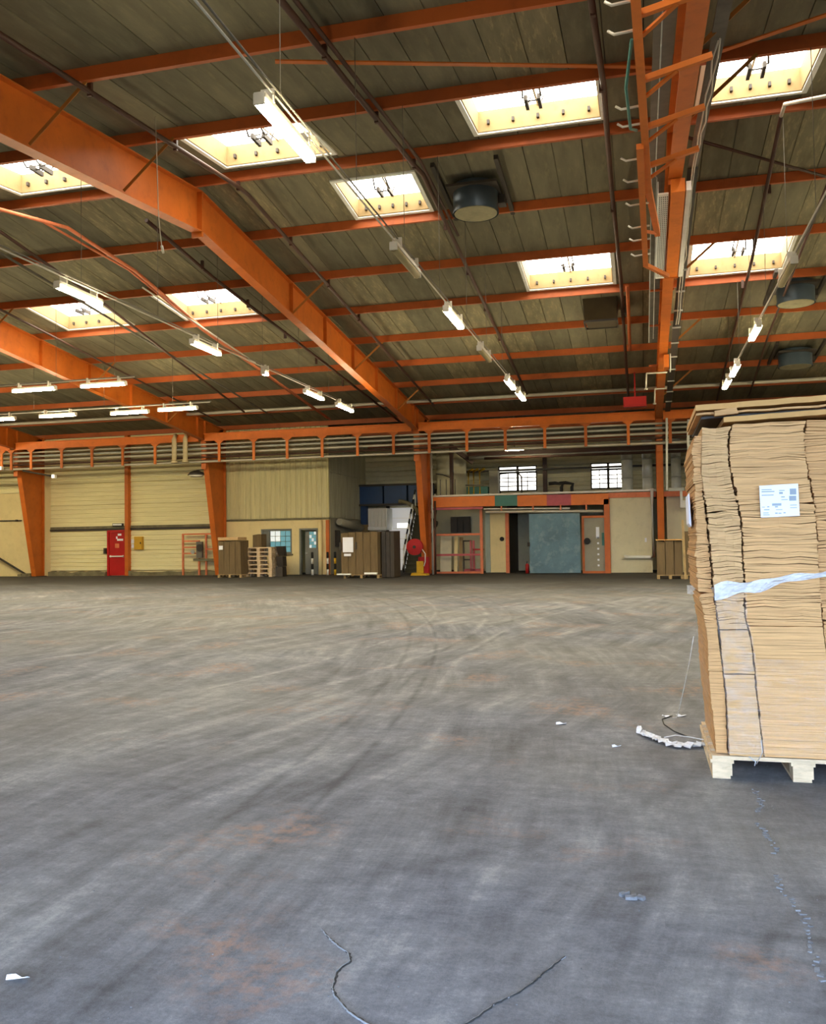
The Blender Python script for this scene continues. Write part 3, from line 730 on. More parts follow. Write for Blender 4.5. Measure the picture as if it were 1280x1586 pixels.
def rail(name, p, q_, label, wires):
    t = thing(name, label, 'conduit', p)
    part('conduit_tube', MB().tube([p, q_], .015, 6), PIPE, t)
    part('cable', MB().tube([Vector(p) + Vector((.05, 0, .03)), Vector(q_) + Vector((.05, 0, .03))], .014, 5), DUSTY, t)
    for x, y in wires:
        part('hanging_wire', MB().tube([(x, y, p[2]), (x, y, zr(y, .93))], .006, 5), DUSTY, t)
rail('lamp_conduit', (-3.88, 5.5, 6.44), (-3.84, 30.5, 6.44), 'pale conduit carrying the middle row of tube lamps', [(-3.86, y) for y in (9.2, 11.97, 14.63, 17.4, 20.26, 22.99, 25.72)])
rail('lamp_conduit', (-10.32, 6, 6.44), (-10.2, 31, 6.44), 'pale conduit carrying the lamp row left of the large frame', [(-10.26, y) for y in (14.63, 17.4, 20.26, 22.99, 25.72, 28.45)])
rail('lamp_conduit', (2.72, 8, 6.44), (2.72, 30.5, 6.44), 'pale conduit carrying the lamp row above the stack', [(2.72, y) for y in (11.97, 14.63, 17.4, 20.26, 22.99, 25.72, 28.45)])
rail('lamp_conduit', (9.3, 15, 6.44), (9.3, 34, 6.44), 'pale conduit carrying the added lamp row beyond the right edge', [(9.3, y) for y in (17.4, 22.99, 28.45)])
rail('lamp_conduit', (-24.5, 23.1, 6.44), (-14.4, 23.1, 6.44), 'pale conduit above the nearer cross lamps', [(-17.0, 23.0), (-15.0, 23.0), (-20, 23.0)])
rail('lamp_conduit', (-30, 28.0, 6.44), (-14.5, 28.0, 6.44), 'pale conduit above the farther cross lamps', [(-27.5, 28.45), (-16.2, 28.45), (-19, 28.45), (-22, 28.45)])
rail('lamp_conduit', (-36.5, 33.0, 6.44), (-29, 33.0, 6.44), 'pale conduit over the three added cross lamps near the yellow wall', [(-31, 33.9), (-34, 33.9)])
CE0, CE1, CE2, CE3, CE4 = (-8.05, 13.6, zr(13.6, .93)), (-8.0, 13.6, 7.2), (-7.98, 13.62, 6.85), (-7.94, 13.6, 6.62), (-7.91, 13.6, 6.49)
solo('cable_end', MB().tube([CE0, CE1, CE2, CE3], .008, 5).tube([CE3, CE4], .022, 6), PIPE, 'loose cable end dangling in front of the large frame', 'cable')

# orange hook ladder and perforated channel along the end-on frame ---
HL = thing('hook_ladder', 'orange cable ladder with hooks hanging beside the end-on frame', 'cable support', (.15, 12, 7))
part('chord', MB().bar((-.02, 6.5, 6.98), (.23, 14.4, 6.98), .10, .12), ORANGE_B, HL)
part('chord', MB().bar((.23, 14.4, 6.98), (.42, 17.2, 7.2), .10, .12), ORANGE_B, HL)
part('lower_chord', MB().bar((.10, 12.6, 6.9), (.20, 18.2, 6.92), .10, .08), ORANGE_B, HL)
part('end_link', MB().bar((.20, 18.2, 6.92), (.66, 19.2, 6.95), .07, .08), ORANGE_B, HL)
part('end_link', MB().bar((.42, 17.2, 7.2), (.18, 16.2, 6.92), .05, .05), ORANGE_B, HL)
for y in (9.6, 11.0, 12.3, 13.6):
    xx = -.02 + .25 * (y - 6.5) / 7.9
    part('cross_arm', MB().bar((xx, y, 7.02), (.95, y, 7.2), .07, .07), ORANGE_B, HL)
    part('knee_brace', MB().bar((xx + .05, y + .35, 6.98), (xx + .42, y, 7.08), .05, .03), ORANGE_B, HL)
for y in (9.2, 9.75, 11.5, 12.0, 13.1, 13.9, 14.9, 16.0, 16.7, 17.6):
    xx = .02 + .18 * (y - 9) / 9
    part('hook', MB().tube([(xx + .1, y, 6.95), (xx - .2, y, 6.93), (xx - .27, y, 6.98)], .016, 6), PIPE, HL, 'pale hook')
part('cable_loop', MB().tube([(.02, 10.2, 7.1), (-.06, 10.8, 6.85), (-.02, 11.8, 6.8), (.06, 12.2, 6.95)], .02, 6), TEAL, HL, 'green hanging cable')
PC = thing('perforated_channel', 'bright orange channel between white perforated side plates', 'channel', (.8, 19.6, 7.8))
def slq(xa, xb, ya, yb, da, db):
    return MB().quad8([(xa, ya, zr(ya, da)), (xb, ya, zr(ya, da)), (xb, yb, zr(yb, da)), (xa, yb, zr(yb, da)), (xa, ya, zr(ya, db)), (xb, ya, zr(ya, db)), (xb, yb, zr(yb, db)), (xa, yb, zr(yb, db))])
part('channel', slq(.70, .96, 17.5, 21.8, -.32, -.06), ORANGE_B, PC)
part('channel_lip', slq(.68, .98, 21.78, 21.82, -.34, -.04), ORANGE, PC)
part('channel_joint', slq(.69, .97, 19.6, 19.66, -.335, -.05), ORANGE, PC)
part('side_plate', slq(.46, .66, 17.7, 21.9, -.28, -.25), WHITE, PC, 'perforated pale side plate')
part('side_plate_edge', slq(.46, .475, 17.7, 21.9, -.25, -.02), GALV, PC)
part('side_plate', slq(.985, 1.08, 17.6, 21.9, -.28, -.1), WHITE, PC, 'pale side plate')
dots = MB()
for i in range(5):
    for j in range(46):
        yy = 17.8 + j * .088; xx = .49 + i * .036
        dots.quad8([(xx, yy, zr(yy, -.284)), (xx + .014, yy, zr(yy, -.284)), (xx + .014, yy + .05, zr(yy + .05, -.284)), (xx, yy + .05, zr(yy + .05, -.284)), (xx, yy, zr(yy, -.279)), (xx + .014, yy, zr(yy, -.279)), (xx + .014, yy + .05, zr(yy + .05, -.279)), (xx, yy + .05, zr(yy + .05, -.279))])
part('perforations', dots, DARK, PC, kind='stuff')
# grey trays riding along the end-on frame
slope_pipe('cable_tray', [(.38, 8, .1), (.42, 17.7, .1), (.45, 17.8, .1), (.47, 27.5, .1)], .01, GALV, 'thin pale cable left of the end-on frame', 'cable')
TR = thing('cable_tray', 'grey cable tray along the left of the end-on frame', 'tray', (.4, 18, 8))
part('tray_floor', slq(.36, .60, 17.69, 28.0, .15, .18), DUSTY, TR)
part('tray_floor', slq(.30, .58, 7.0, 17.69, .3, .33), DUSTY, TR)
part('tray_side', slq(.34, .36, 17.69, 28.0, .15, .26), GALV, TR)
for y in (23.7, 26.4, 30.3):
    part('support_arm', MB().bar((.36, y, zr(y, .12)), (.96, y, zr(y, .12)), .05, .05), PURLIN, TR)
TR2 = thing('cable_tray', 'dark cable tray with clips along the right of the end-on frame', 'tray', (1.1, 18, 8))
part('tray_floor', slq(1.02, 1.22, 17.69, 36.8, .15, .18), DARK, TR2)
part('tray_floor', slq(1.04, 1.22, 7.0, 17.69, .2, .23), DUSTY, TR2)
cb = MB()
for o_, dz in ((.0, .1), (.05, .12)):
    P = [(1.1 + o_ + random.uniform(-.02, .02), y, zr(y, dz) + random.uniform(-.03, .02)) for y in np.arange(12.0, 27.0, .6)]
    cb.tube(P, .014, 5)
part('cables', cb, PIPE, TR2, 'pale loose cables')
for y in np.arange(22.5, 36.5, 1.4):
    part('clip', MB().box(1.0, 1.24, y - .02, y + .02, zr(y, .10), zr(y, .14)), GALV, TR2)
def bracket(x, y, label):
    t = thing('pipe_bracket', label, 'bracket', (x, y, zr(y)))
    z = zr(y, -.05)
    part('arm', MB().tube([(.95, y, z), (x, y, z)], .03, 6), PIPE, t)
    part('drop', MB().tube([(x, y, z), (x - .03, y, z - .5)], .03, 6), PIPE, t)
    part('foot', MB().tube([(x - .03, y, z - .5), (x - .03, y, z - .55)], .06, 8), PIPE, t)
bracket(.28, 30.6, 'pale angled pipe bracket beside the end-on frame, upper of two')
bracket(.58, 32.6, 'pale angled pipe bracket beside the end-on frame, lower of two')
solo('junction_box', MB().box(-.55, .28, 33.6, 34.0, 6.35, 6.72).box(-.15, -.1, 33.78, 33.83, 6.72, zr(33.8, .95)).box(-.5, .22, 33.56, 33.6, 6.4, 6.66), RED, 'red box hanging left of the end-on frame', 'box')
bj = thing('frame_lamp_box', 'small bright orange box clipped to the end-on frame', 'box', (.92, 29, 7))
part('body', MB().box(.80, .95, 28.6, 29.1, zr(29, -.42), zr(29, -.02)), ORANGE_B, bj)
part('edge', MB().box(.98, 1.01, 28.6, 29.1, zr(29, -.5), zr(29, 0)), WHITE, bj)

# pipe rack at the far end -----------------------------------------
RYK = 37.1
PR = thing('pipe_rack', 'long orange beam with T-shaped hangers carrying pipes across the hall', 'pipe rack', (-14, RYK, 5.3))
brk = [XL, XF[0], XF[1], XF[2], XF[3], 14.8]
for a, b_ in zip(brk, brk[1:]):
    mb = MB()
    mb.prism([(a + .16, RYK + p[0], p[1]) for p in ((-.12, 6.27), (.12, 6.27), (.12, 6.30), (.012, 6.30), (.012, 6.60), (.12, 6.60), (.12, 6.63), (-.12, 6.63), (-.12, 6.60), (-.012, 6.60), (-.012, 6.30), (-.12, 6.30))], (b_ - a - .32, 0, 0))
    part('beam', mb, ORANGE_B, PR)
HX = [-33, -31.36, -30.79, -29.63, -27.86, -26.14, -24.43, -22.66, -19.27, -17.5, -15.82, -14.1, -12.4, -10.7, -9.05, -7.35, -5.65, -3.94, -2.21, -.45, 1.24, 2.9, 4.6]
for h in HX:
    x = h * .972
    hg = MB().prism([(x - .24, RYK - .08, 6.27), (x - .06, RYK - .08, 6.12), (x - .06, RYK - .08, 5.30), (x + .06, RYK - .08, 5.30), (x + .06, RYK - .08, 6.12), (x + .24, RYK - .08, 6.27)], (0, .05, 0))
    part('hanger', hg, ORANGE_B if random.random() < .5 else ORANGE, PR)
for z, yy, r in ((6.12, .12, .05), (5.93, .14, .06), (5.72, .16, .06), (5.52, .12, .04)):
    part('carrier', MB().bar((-33, RYK + yy, z - .1), (5, RYK + yy, z - .1), .02, .02), DARK, PR)
for i, (z, yy, r, mt, lb) in enumerate(((6.14, .12, .045, PIPE, 'uppermost pale pipe on the orange pipe rack'), (5.95, .14, .05, GALV, 'second pipe from the top on the orange pipe rack'),
                        (5.74, .16, .055, PIPE, 'third pipe from the top on the orange pipe rack'), (5.55, .22, .045, DARKPIPE, 'dark fourth pipe on the orange pipe rack'), (5.33, .02, .05, PIPE, 'pale bottom pipe along the hanger ends of the rack'))):
    rod('rack_pipe', [(-42.5, RYK + yy, z), (14.5, RYK + yy, z)], r, mt, lb, 'pipe', 8)
for x, lb in ((-20.95, 'cream vertical pipe stub on the rack, left of the pair'), (-20.38, 'cream vertical pipe stub on the rack, right of the pair')):
    t = thing('pipe_stub', lb, 'pipe', (x, RYK - .2, 5.4))
    part('pipe_run', MB().tube([(x, RYK - .2, 5.35), (x, RYK - .2, 6.4), (x + .0, RYK - .05, 6.62)], .11, 10), STUB, t)
    part('flange', MB().tube([(x, RYK - .2, 5.3), (x, RYK - .2, 5.38)], .16, 10), STUB, t)
rod('drain_pipe', [(1.08, RYK - .2, 6.3), (1.02, RYK - .2, 3.4)], .05, WHITE, 'thin white vertical pipe right of the end-on column', 'pipe')
rod('drain_pipe', [(1.92, RYK - .2, 6.2), (1.88, RYK - .2, 5.3), (1.95, RYK - .1, 4.2)], .06, WHITE, 'white vertical pipe beside the top of the cardboard stack', 'pipe')
for x, lb, g in ((-30.3, 'small white floodlight on the rack at the left edge', 1), (-27.3, 'small white floodlight on a long dark arm near the first column', 1)):
    t = thing('floodlight', lb, 'lamp', (x, RYK - .3, 5.1))
    zb = 5.38 if x < -29 else 4.88
    part('arm', MB().tube([(x - 2.0, RYK, 5.25), (x, RYK - .3, zb)], .05, 6), DARK, t)
    part('head', MB().obox((x, RYK - .32, zb), (.18, .16, .18)), WHITE, t)
    part('lens', MB().obox((x, RYK - .41, zb), (.14, .02, .14)), emit('floodlight_lens', (1, .97, .88, 1), 1.5), t, 'glowing lens')
t = thing('dome_lamp', 'dark dome lamp on the column behind the leftmost pallet', 'lamp', (-20.2, 38, 4.85))
part('shade', MB().tube([(-20.3, 37.8, 5.0), (-20.3, 37.8, 4.92), (-20.3, 37.8, 4.78)], [.12, .3, .42], 16), DARK, t)
part('glass', MB().tube([(-20.3, 37.8, 4.78), (-20.3, 37.8, 4.7)], [.36, .25], 16), WHITE, t, 'pale glass')
part('arm', MB().tube([(-20.3, 37.8, 5.0), (-19.8, 37.9, 5.05)], .03, 6), DARK, t)

# office box --------------------------------------------------------
OF = thing('office', 'cream office box with ribbed upper wall, window and door', 'office', (-17, 39.5, 0), kind='structure')
OY = 39.5
part('upper_floor_edge', MB().box(-19.6, -14.3, OY - .04, OY + .06, 2.60, 2.68), KERB, OF)
x = -19.6
for i in range(5):
    part('ribbed_sheet', vclad(-19.6 + i * 1.06, -19.6 + (i + 1) * 1.06 - .01, 2.7, 7.3, OY), CREAM_V, OF)
wl = MB()
for a in ((-19.6, -17.8, 0, 2.6), (-17.8, -16.2, 0, 1.0), (-17.8, -16.2, 2.2, 2.6), (-16.2, -15.82, 0, 2.6), (-15.82, -14.87, 2.2, 2.6), (-14.87, -14.3, 0, 2.6)):
    wl.box(a[0], a[1], OY, OY + .15, a[2], a[3])
part('lower_wall', wl, PLASTER, OF)
for z0, z1 in ((2.7, 4.85), (4.87, 7.0)):
    for i in range(6):
        y0 = OY + .1 + i * .95
        m_ = vclad(0, .94, z0, z1, 0)
        m_.v = [(-14.3 - q[1], y0 + q[0], q[2]) for q in m_.v]
        part('side_sheet', m_, GREYCLAD, OF, 'grey ribbed side sheet')
part('side_wall', MB().box(-14.45, -14.31, OY + .15, 45.2, 0, 2.68), SIDE, OF)
part('inner_back', MB().box(-19.5, -14.4, 42.5, 42.6, 0, 2.6), PLASTER, OF)
part('inner_ceiling', MB().box(-19.6, -14.4, OY + .1, 45.2, 2.55, 2.6), PALEPANEL, OF)
w1 = thing('window_1', 'office window with grid panes behind the pallet pile', 'window', (-17, OY, 1.6), kind='structure')
part('frame', MB().box(-17.8, -17.72, OY + .03, OY + .12, 1.0, 2.2).box(-16.28, -16.2, OY + .03, OY + .12, 1.0, 2.2).box(-17.72, -16.28, OY + .03, OY + .12, 1.0, 1.08).box(-17.72, -16.28, OY + .03, OY + .12, 2.12, 2.2).box(-17.42, -17.36, OY + .03, OY + .12, 1.08, 2.12), GREYDOOR, w1)
for i in range(4):
    for j in range(4):
        xa = -17.33 + i * .262; za = 1.09 + j * .257
        part('pane', MB().box(xa, xa + .235, OY + .07, OY + .085, za, za + .235), GREENPANE if (i > 1 or j < 2) else PALEPANE, w1)
part('shade_panel', MB().box(-17.71, -17.43, OY + .07, OY + .09, 1.09, 2.11), GREYDOOR, w1)
part('ledge', MB().box(-17.85, -16.15, OY - .08, OY + .03, .93, 1.0), KERB, w1)
d2 = thing('door_2', 'half open grey office door with a grid window', 'door', (-15.4, OY, 0), kind='structure')
part('frame', MB().box(-15.82, -15.74, OY - .02, OY + .17, 0, 2.2).box(-14.95, -14.87, OY - .02, OY + .17, 0, 2.2).box(-15.74, -14.95, OY - .02, OY + .17, 2.12, 2.2), GREYDOOR, d2)
lf = part('door_leaf', MB().box(-15.6, -14.96, OY + .2, OY + .25, .02, 1.25).box(-15.6, -15.40, OY + .2, OY + .25, 1.25, 2.1).box(-15.05, -14.96, OY + .2, OY + .25, 1.25, 2.1).box(-15.4, -15.05, OY + .2, OY + .25, 2.05, 2.1), GREYDOOR, d2)
for i in range(3):
    for j in range(5):
        part('pane', MB().box(-15.39 + i * .115, -15.29 + i * .115, OY + .22, OY + .235, 1.27 + j * .157, 1.41 + j * .157), GREENPANE if (i + j) % 3 else PALEPANE, lf)
part('handle', MB().box(-15.58, -15.46, OY + .13, OY + .2, 1.0, 1.04), GALV, lf)
solo('corner_post', MB().box(-14.43, -14.27, OY - .14, OY - .02, 0, 2.58), ORANGE, 'slim orange post at the office corner by the bollards', 'post')
solo('corner_pipe', MB().tube([(-14.72, OY - .12, 0), (-14.72, OY - .12, 1.0), (-14.72, OY - .12, 2.58)], .1, 10), PLASTER, 'cream pipe between the office door and orange corner post', 'pipe')
def bollard(x, y, label, a, b_):
    t = thing('bollard', label, 'bollard', (x, y, 0), group='striped posts at the office corner')
    for i in range(4):
        part('band', MB().tube([(x, y, i * .26), (x, y, i * .26 + .26)], .055, 10), (b_ if i % 2 else a), t)
    part('cap', MB().tube([(x, y, 1.04), (x, y, 1.07)], [.06, .03], 10), BLACK, t)
bollard(-14.98, 39.0, 'leftmost striped post in front of the office door', WHITE, BLACK)
bollard(-14.2, 38.95, 'striped post just right of the orange corner post', WHITE, BLACK)
bollard(-13.85, 39.0, 'rightmost striped post beside the middle cardboard pallet', YELLOW, BLACK)
solo('fuse_box', MB().box(-14.33, -14.2, 40.3, 40.75, 1.3, 2.1).box(-14.2, -14.18, 40.33, 40.72, 1.33, 2.07), DARK, 'dark fuse box on the grey side of the office', 'box')
solo('duct_arm', MB().tube([(-14.05, 40.2, 2.5), (-14.0, 42, 2.35), (-13.98, 43.3, 2.25)], [.16, .2, .2], 10), SIDE, 'grey duct running along the shaded side of the office', 'duct')

# annex back wall, sectional door, blue beam ------------------------
AY = 45.3
wa = thing('wall_annex', 'cream clad back wall of the annex behind the mezzanine', 'wall', kind='structure')
for z0, z1 in ((4.55, 5.3), (5.31, 6.1), (6.11, 7.0)):
    part('cladding_sheet', hclad(-14.8, -9.6, z0, z1, AY, .25), PALEPANEL, wa)
part('backing', MB().box(XL, XR, AY + .12, AY + .3, 0, 7.4), PALEPANEL, wa)
WN = [(-7.1, -5.12), (-2.42, -.70)]
xa = -9.6
segs = [(-9.6, -7.1), (-5.12, -2.42), (-.70, 3), (3.01, 8), (8.01, XR)]
for a, b_ in segs:
    for z0, z1 in ((3.4, 4.0), (4.01, 4.65), (4.66, 5.3)): part('cladding_sheet', hclad(a, b_, z0, z1, AY, .22), PALEPANEL, wa)
for z0, z1 in ((5.32, 5.9), (5.91, 7.0)): part('cladding_sheet', hclad(-9.6, XR, z0, z1, AY, .22), PALEPANEL, wa)
for a, b_ in WN: part('cladding_sheet', hclad(a, b_, 3.4, 4.0, AY, .2), PALEPANEL, wa)
for n_, (a, b_), lb in ((2, WN[0], 'bright mezzanine window right of the hose reel column'), (3, WN[1], 'bright mezzanine window partly behind the silver ducts')):
    w = thing('window_%d' % n_, lb, 'window', ((a + b_) / 2, AY, 4.6), kind='structure')
    m = (a + b_) / 2
    fr = MB()
    for q_ in ((a, a + .06, 4.02, 5.3), (b_ - .06, b_, 4.02, 5.3), (m - .06, m + .06, 4.02, 5.3), (a, b_, 4.0, 4.06), (a, b_, 5.25, 5.31), (a, b_, 4.93, 5.02)): fr.box(q_[0], q_[1], AY - .04, AY + .06, q_[2], q_[3])
    wf = part('frame', fr, DARK, w)
    for pa, pb in ((a + .06, m - .06), (m + .06, b_ - .06)):
        part('pane', MB().box(pa, pb, AY + .02, AY + .04, 5.02, 5.25), WINPANE_M, wf)
        part('pane', MB().box(pa, pb, AY + .02, AY + .04, 4.06, 4.93), WINPANE_M, wf)
        for zz in (4.28, 4.5, 4.7): part('louvre', MB().box(pa, pb, AY - .02, AY + .02, zz - .022, zz + .022), DUSTY, wf)
        part('louvre', MB().box((pa + pb) / 2 - .02, (pa + pb) / 2 + .02, AY - .02, AY + .02, 4.06, 4.93), DUSTY, wf)
sd = thing('door_5', 'bright white sectional loading door behind the stairs', 'door', (-12, AY, 0), kind='structure')
for j in range(6):
    part('door_section', MB().box(-12.95, -11.5, AY - .06, AY, .02 + j * .55, .02 + j * .55 + .535), DOORGLOW, sd)
part('window_pane', MB().box(-12.55, -11.95, AY - .075, AY - .06, 2.26, 2.48), WINPANE_M, sd, 'small bright window')
part('track', MB().box(-13.12, -12.96, AY - .2, AY - .02, 0, 3.4), DARK, sd)
part('track', MB().box(-11.48, -11.36, AY - .2, AY - .02, 0, 3.4), DARK, sd)
sd2 = thing('door_6', 'second white sectional door mostly behind the middle pallet', 'door', (-14, AY, 0), kind='structure')
for j in range(6):
    part('door_section', MB().box(-14.7, -13.14, AY - .06, AY, .02 + j * .55, .02 + j * .55 + .535), ROLLWHITE, sd2)
bb = thing('blue_beam', 'blue steel box beam above the white loading door', 'beam', (-12, 44.6, 4))
for a, b_ in ((-14.35, -13.05), (-12.95, -11.75), (-11.65, -10.4)):
    part('panel', MB().box(a, b_, 44.2, 44.8, 3.5, 4.42), BLUE, bb)
part('chord', MB().box(-14.35, -10.4, 44.1, 44.85, 4.42, 4.52).box(-14.35, -10.4, 44.1, 44.85, 3.40, 3.5), DARK, bb)
part('leg', MB().box(-14.25, -13.95, 44.2, 44.6, 0, 3.4), BLUE, bb)
hd = thing('door_shroud', 'white box shroud hanging left of the loading door', 'duct', (-13.4, 44.2, 2.2))
part('box', vclad(-13.75, -12.75, 2.3, 3.25, 43.9, .2, .03), ROLLWHITE, hd)
part('skirt', MB().box(-13.75, -12.75, 43.85, 44.1, 2.12, 2.3), WHITE, hd)
part('side', MB().box(-12.75, -12.72, 43.9, 44.9, 2.12, 3.25), WHITE, hd)
solo('door_curtain', MB().sheet([[(-12.95 + .18 * math.sin(k * .45) * (1 - k / 12) , 44.7 + .04 * math.sin(k), 2.4 - k * .2) for k in range(12)], [(-12.75 + .18 * math.sin(k * .45) * (1 - k / 12), 44.75 + .04 * math.sin(k), 2.4 - k * .2) for k in range(12)]], (0, .02, 0)), DOORGLOW, 'white curtain strip with added glow hanging below the shroud', 'curtain')  # glows in place of a daylight gap beside the loading door
solo('hood', MB().tube([(-11.9 + 1.1 * math.sin(a), 43.2, 2.55 + 1.0 * math.cos(a)) for a in [i * math.pi / 2 / 8 for i in range(9)]], [.10] * 9, 8).tube([(-10.8, 43.2, 2.55), (-9.9, 43.1, 2.35)], .16, 8), KERB, 'olive curved duct bending down to the hose reel column', 'duct')
solo('speaker_box', MB().box(-14.2, -13.74, 43.86, 44.1, 2.06, 2.42).tube([(-13.97, 43.84, 2.24), (-13.97, 43.88, 2.24)], .1, 12), CURB, 'small pale box with round mesh above the middle pallet', 'box')

# stairs ------------------------------------------------------------
stt = thing('stairs', 'steel stairs with black and white spotted railing behind the hose reel', 'stairs', (-10.5, 41, 0))
for i in range(15):
    part('tread', MB().box(-11.05, -10.0, 40.9 + i * .16, 41.12 + i * .16, .18 + i * .2, .22 + i * .2), STEP, stt)
    part('riser', MB().box(-11.03, -10.02, 41.0 + i * .16, 41.02 + i * .16, i * .2, .18 + i * .2), STEP, stt)
part('stringer', MB().bar((-11.07, 40.8, .1), (-11.07, 43.3, 3.2), .05, .25), DARK, stt)
part('stringer', MB().bar((-9.97, 40.8, .1), (-9.97, 43.3, 3.2), .05, .25), DARK, stt)
for s_, xx in ((0, -11.07), (1, -10.0)):
    for k in range(12):
        a = k / 12; b_ = (k + 1) / 12
        p = lambda t: (xx + .02, 40.9 + 2.4 * t, 1.1 + 3.0 * t)
        part('rail_band', MB().tube([p(a), p(b_)], .045, 8), BLACK if k % 2 else WHITE, stt)
    for k in range(5):
        tt = k / 4
        part('baluster', MB().tube([(xx + .02, 40.9 + 2.4 * tt, .2 + 3.0 * tt), (xx + .02, 40.9 + 2.4 * tt, 1.1 + 3.0 * tt)], .03, 6), WHITE, stt)

# hose reel and column guard ---------------------------------------
hr = thing('hose_reel', 'red fire hose reel on the orange column', 'hose reel', (-9.68, 38.1, 1.25))
rm = lambda y0, y1, r, n=24: MB().tube([(-9.68, y0, 1.25), (-9.68, y1, 1.25)], r, n)
part('disc', rm(37.62, 37.66, .36), RED, hr)
part('disc', rm(37.82, 37.86, .36), RED, hr)
part('hose', rm(37.66, 37.82, .28), BLACK, hr, 'black coiled hose')
part('hub', rm(37.58, 37.9, .07), DARK, hr)
part('mount', MB().box(-9.75, -9.6, 37.86, 38.2, 1.18, 1.32), RED, hr)
part('nozzle_hose', MB().tube([(-9.4, 37.75, 1.2), (-9.22, 37.75, .95), (-9.24, 37.8, .6), (-9.3, 37.8, .4)], .025, 6), WHITE, hr, 'pale hose end')
solo('column_guard', MB().box(-9.62, -9.16, 38.12, 38.32, .02, .8).box(-9.62, -9.55, 38.05, 38.12, .02, .8).box(-9.25, -9.18, 38.05, 38.12, .02, .8), RED, 'red lower guard around the hose reel column', 'guard')
yg = thing('column_bumper', 'yellow bumper at the foot of the hose reel column', 'bumper', (-9.45, 37.8, 0))
part('plate', MB().box(-9.66, -9.36, 37.9, 38.02, .1, .62), YELLOW, yg)
part('foot', MB().prism([(-9.85, 37.55, 0), (-9.1, 37.55, 0), (-9.15, 37.55, .08), (-9.8, 37.55, .12)], (0, .5, 0)), YELLOW, yg)
rod('column_conduit', [(-9.1, 38.7, 0), (-9.1, 38.7, 5.6)], .045, GALV, 'thin grey conduit right of the hose reel column', 'pipe')
rod('column_conduit', [(-9.0, 38.75, 0), (-8.98, 38.75, 3.3)], .05, DARKPIPE, 'brown conduit between the column and the orange cage', 'pipe')

# mezzanine ---------------------------------------------------------
MZ = thing('mezzanine', 'mezzanine deck on an orange edge beam with teal and pink patches', 'mezzanine', (-4, 39.2, 3), kind='structure')
part('beam', MB().box(-9.15, -6.3, 39.0, 39.25, 3.02, 3.48), ORANGE_B, MZ)
part('beam_patch', MB().box(-6.3, -5.3, 38.99, 39.25, 3.01, 3.48), TEAL, MZ, 'teal painted length of beam')
part('beam', MB().box(-5.3, -4.0, 39.0, 39.25, 2.98, 3.46), ORANGE_B, MZ)
part('beam_patch', MB().box(-4.0, -2.95, 38.99, 39.25, 2.97, 3.45), PINK, MZ, 'pinkish worn length of beam')
part('beam', MB().box(-2.95, -1.35, 39.0, 39.25, 2.97, 3.44), ORANGE_B, MZ)
part('beam', MB().box(-1.35, .62, 39.05, 39.25, 3.24, 3.46), SALMON, MZ)
part('beam', MB().box(.95, 6, 39.05, 39.25, 3.24, 3.46), SALMON, MZ)
part('deck_edge', MB().box(-9.15, .62, 38.95, 39.3, 3.49, 3.57), PIPE, MZ)
part('deck', MB().box(-9.15, XR, 39.3, AY, 3.35, 3.48), DARK, MZ)
part('under_beam', MB().box(-9.15, -6.85, 39.0, 39.2, 2.90, 3.0), PINK, MZ)
for xx in (-9.0, -8.72, -8.5, -8.3):
    part('baluster', MB().tube([(xx, 40, 3.5), (xx, 40, 4.35)], .025, 6), DUSTY, MZ)
part('handrail', MB().tube([(-9.2, 40, 4.62), (-8.9, 40, 4.58), (-8.5, 40, 4.42)], .03, 6), DARK, MZ)
part('handrail', MB().tube([(-8.1, 41.5, 4.15), (-7.2, 41.5, 4.12)], .03, 6), DUSTY, MZ)
solo('annex_post', MB().box(-8.98, -8.82, 42, 42.2, 3.5, 6.2), DARKPIPE, 'brown steel post on the mezzanine near the hose reel column', 'post')
solo('annex_brace', MB().bar((-8.9, 42, 6.1), (-7.9, 42.4, 5.3), .2, .2), DARKPIPE, 'brown slanting brace above the mezzanine', 'brace')
solo('annex_post', MB().box(-4.75, -4.55, 44.6, 44.8, 3.5, 6.2).box(-4.85, -4.45, 44.55, 44.85, 3.48, 3.52), DARKPIPE, 'brown steel post between the two mezzanine windows', 'post')
solo('annex_tank', MB().tube([(-9.2, 43.5, 3.5), (-9.2, 43.5, 6.3)], .75, 20), PALEPANEL, 'pale round tank on the mezzanine behind the column', 'tank')
for x_, lb in ((-8.05, 'yellow vertical pipe on the mezzanine, left of three'), (-7.8, 'yellow vertical pipe on the mezzanine, middle of three'), (-7.5, 'yellow vertical pipe on the mezzanine, right of three')):
    rod('gas_pipe', [(x_, 42, 3.5), (x_, 42, 4.85), (x_ + .25, 42, 4.95)], .06, YELLOW, lb, 'pipe', 8)
solo('cabinet', MB().box(-8.6, -7.4, 43.6, 44.3, 3.49, 4.2).box(-8.0, -7.98, 43.58, 43.6, 3.55, 4.15), TEAL, 'dark green cabinet behind the yellow pipes', 'cabinet')
solo('cabinet', MB().box(-7.35, -6.9, 43.8, 44.4, 3.49, 5.0).box(-7.3, -6.95, 43.78, 43.8, 3.6, 4.9), SIDE, 'tall grey cabinet left of the first mezzanine window', 'cabinet')
solo('annex_beam', MB().box(-8.8, XR, 44.4, 44.6, 4.98, 5.08), DARK, 'dark horizontal rail crossing both mezzanine windows', 'rail')
solo('annex_beam', MB().box(-8.2, XR, 42.5, 42.8, 5.62, 5.82), DARKPIPE, 'dark beam above the mezzanine windows', 'beam')
rod('annex_pipe', [(-8, 42.0, 5.5), (-4, 42, 5.48), (6, 42, 5.45)], .09, GALV, 'grey pipe under the annex roof', 'pipe', 8)
rod('annex_pipe', [(-7, 40.5, 5.3), (8, 40.5, 5.28)], .06, DARKPIPE, 'dark pipe in front of the annex pipes', 'pipe', 8)
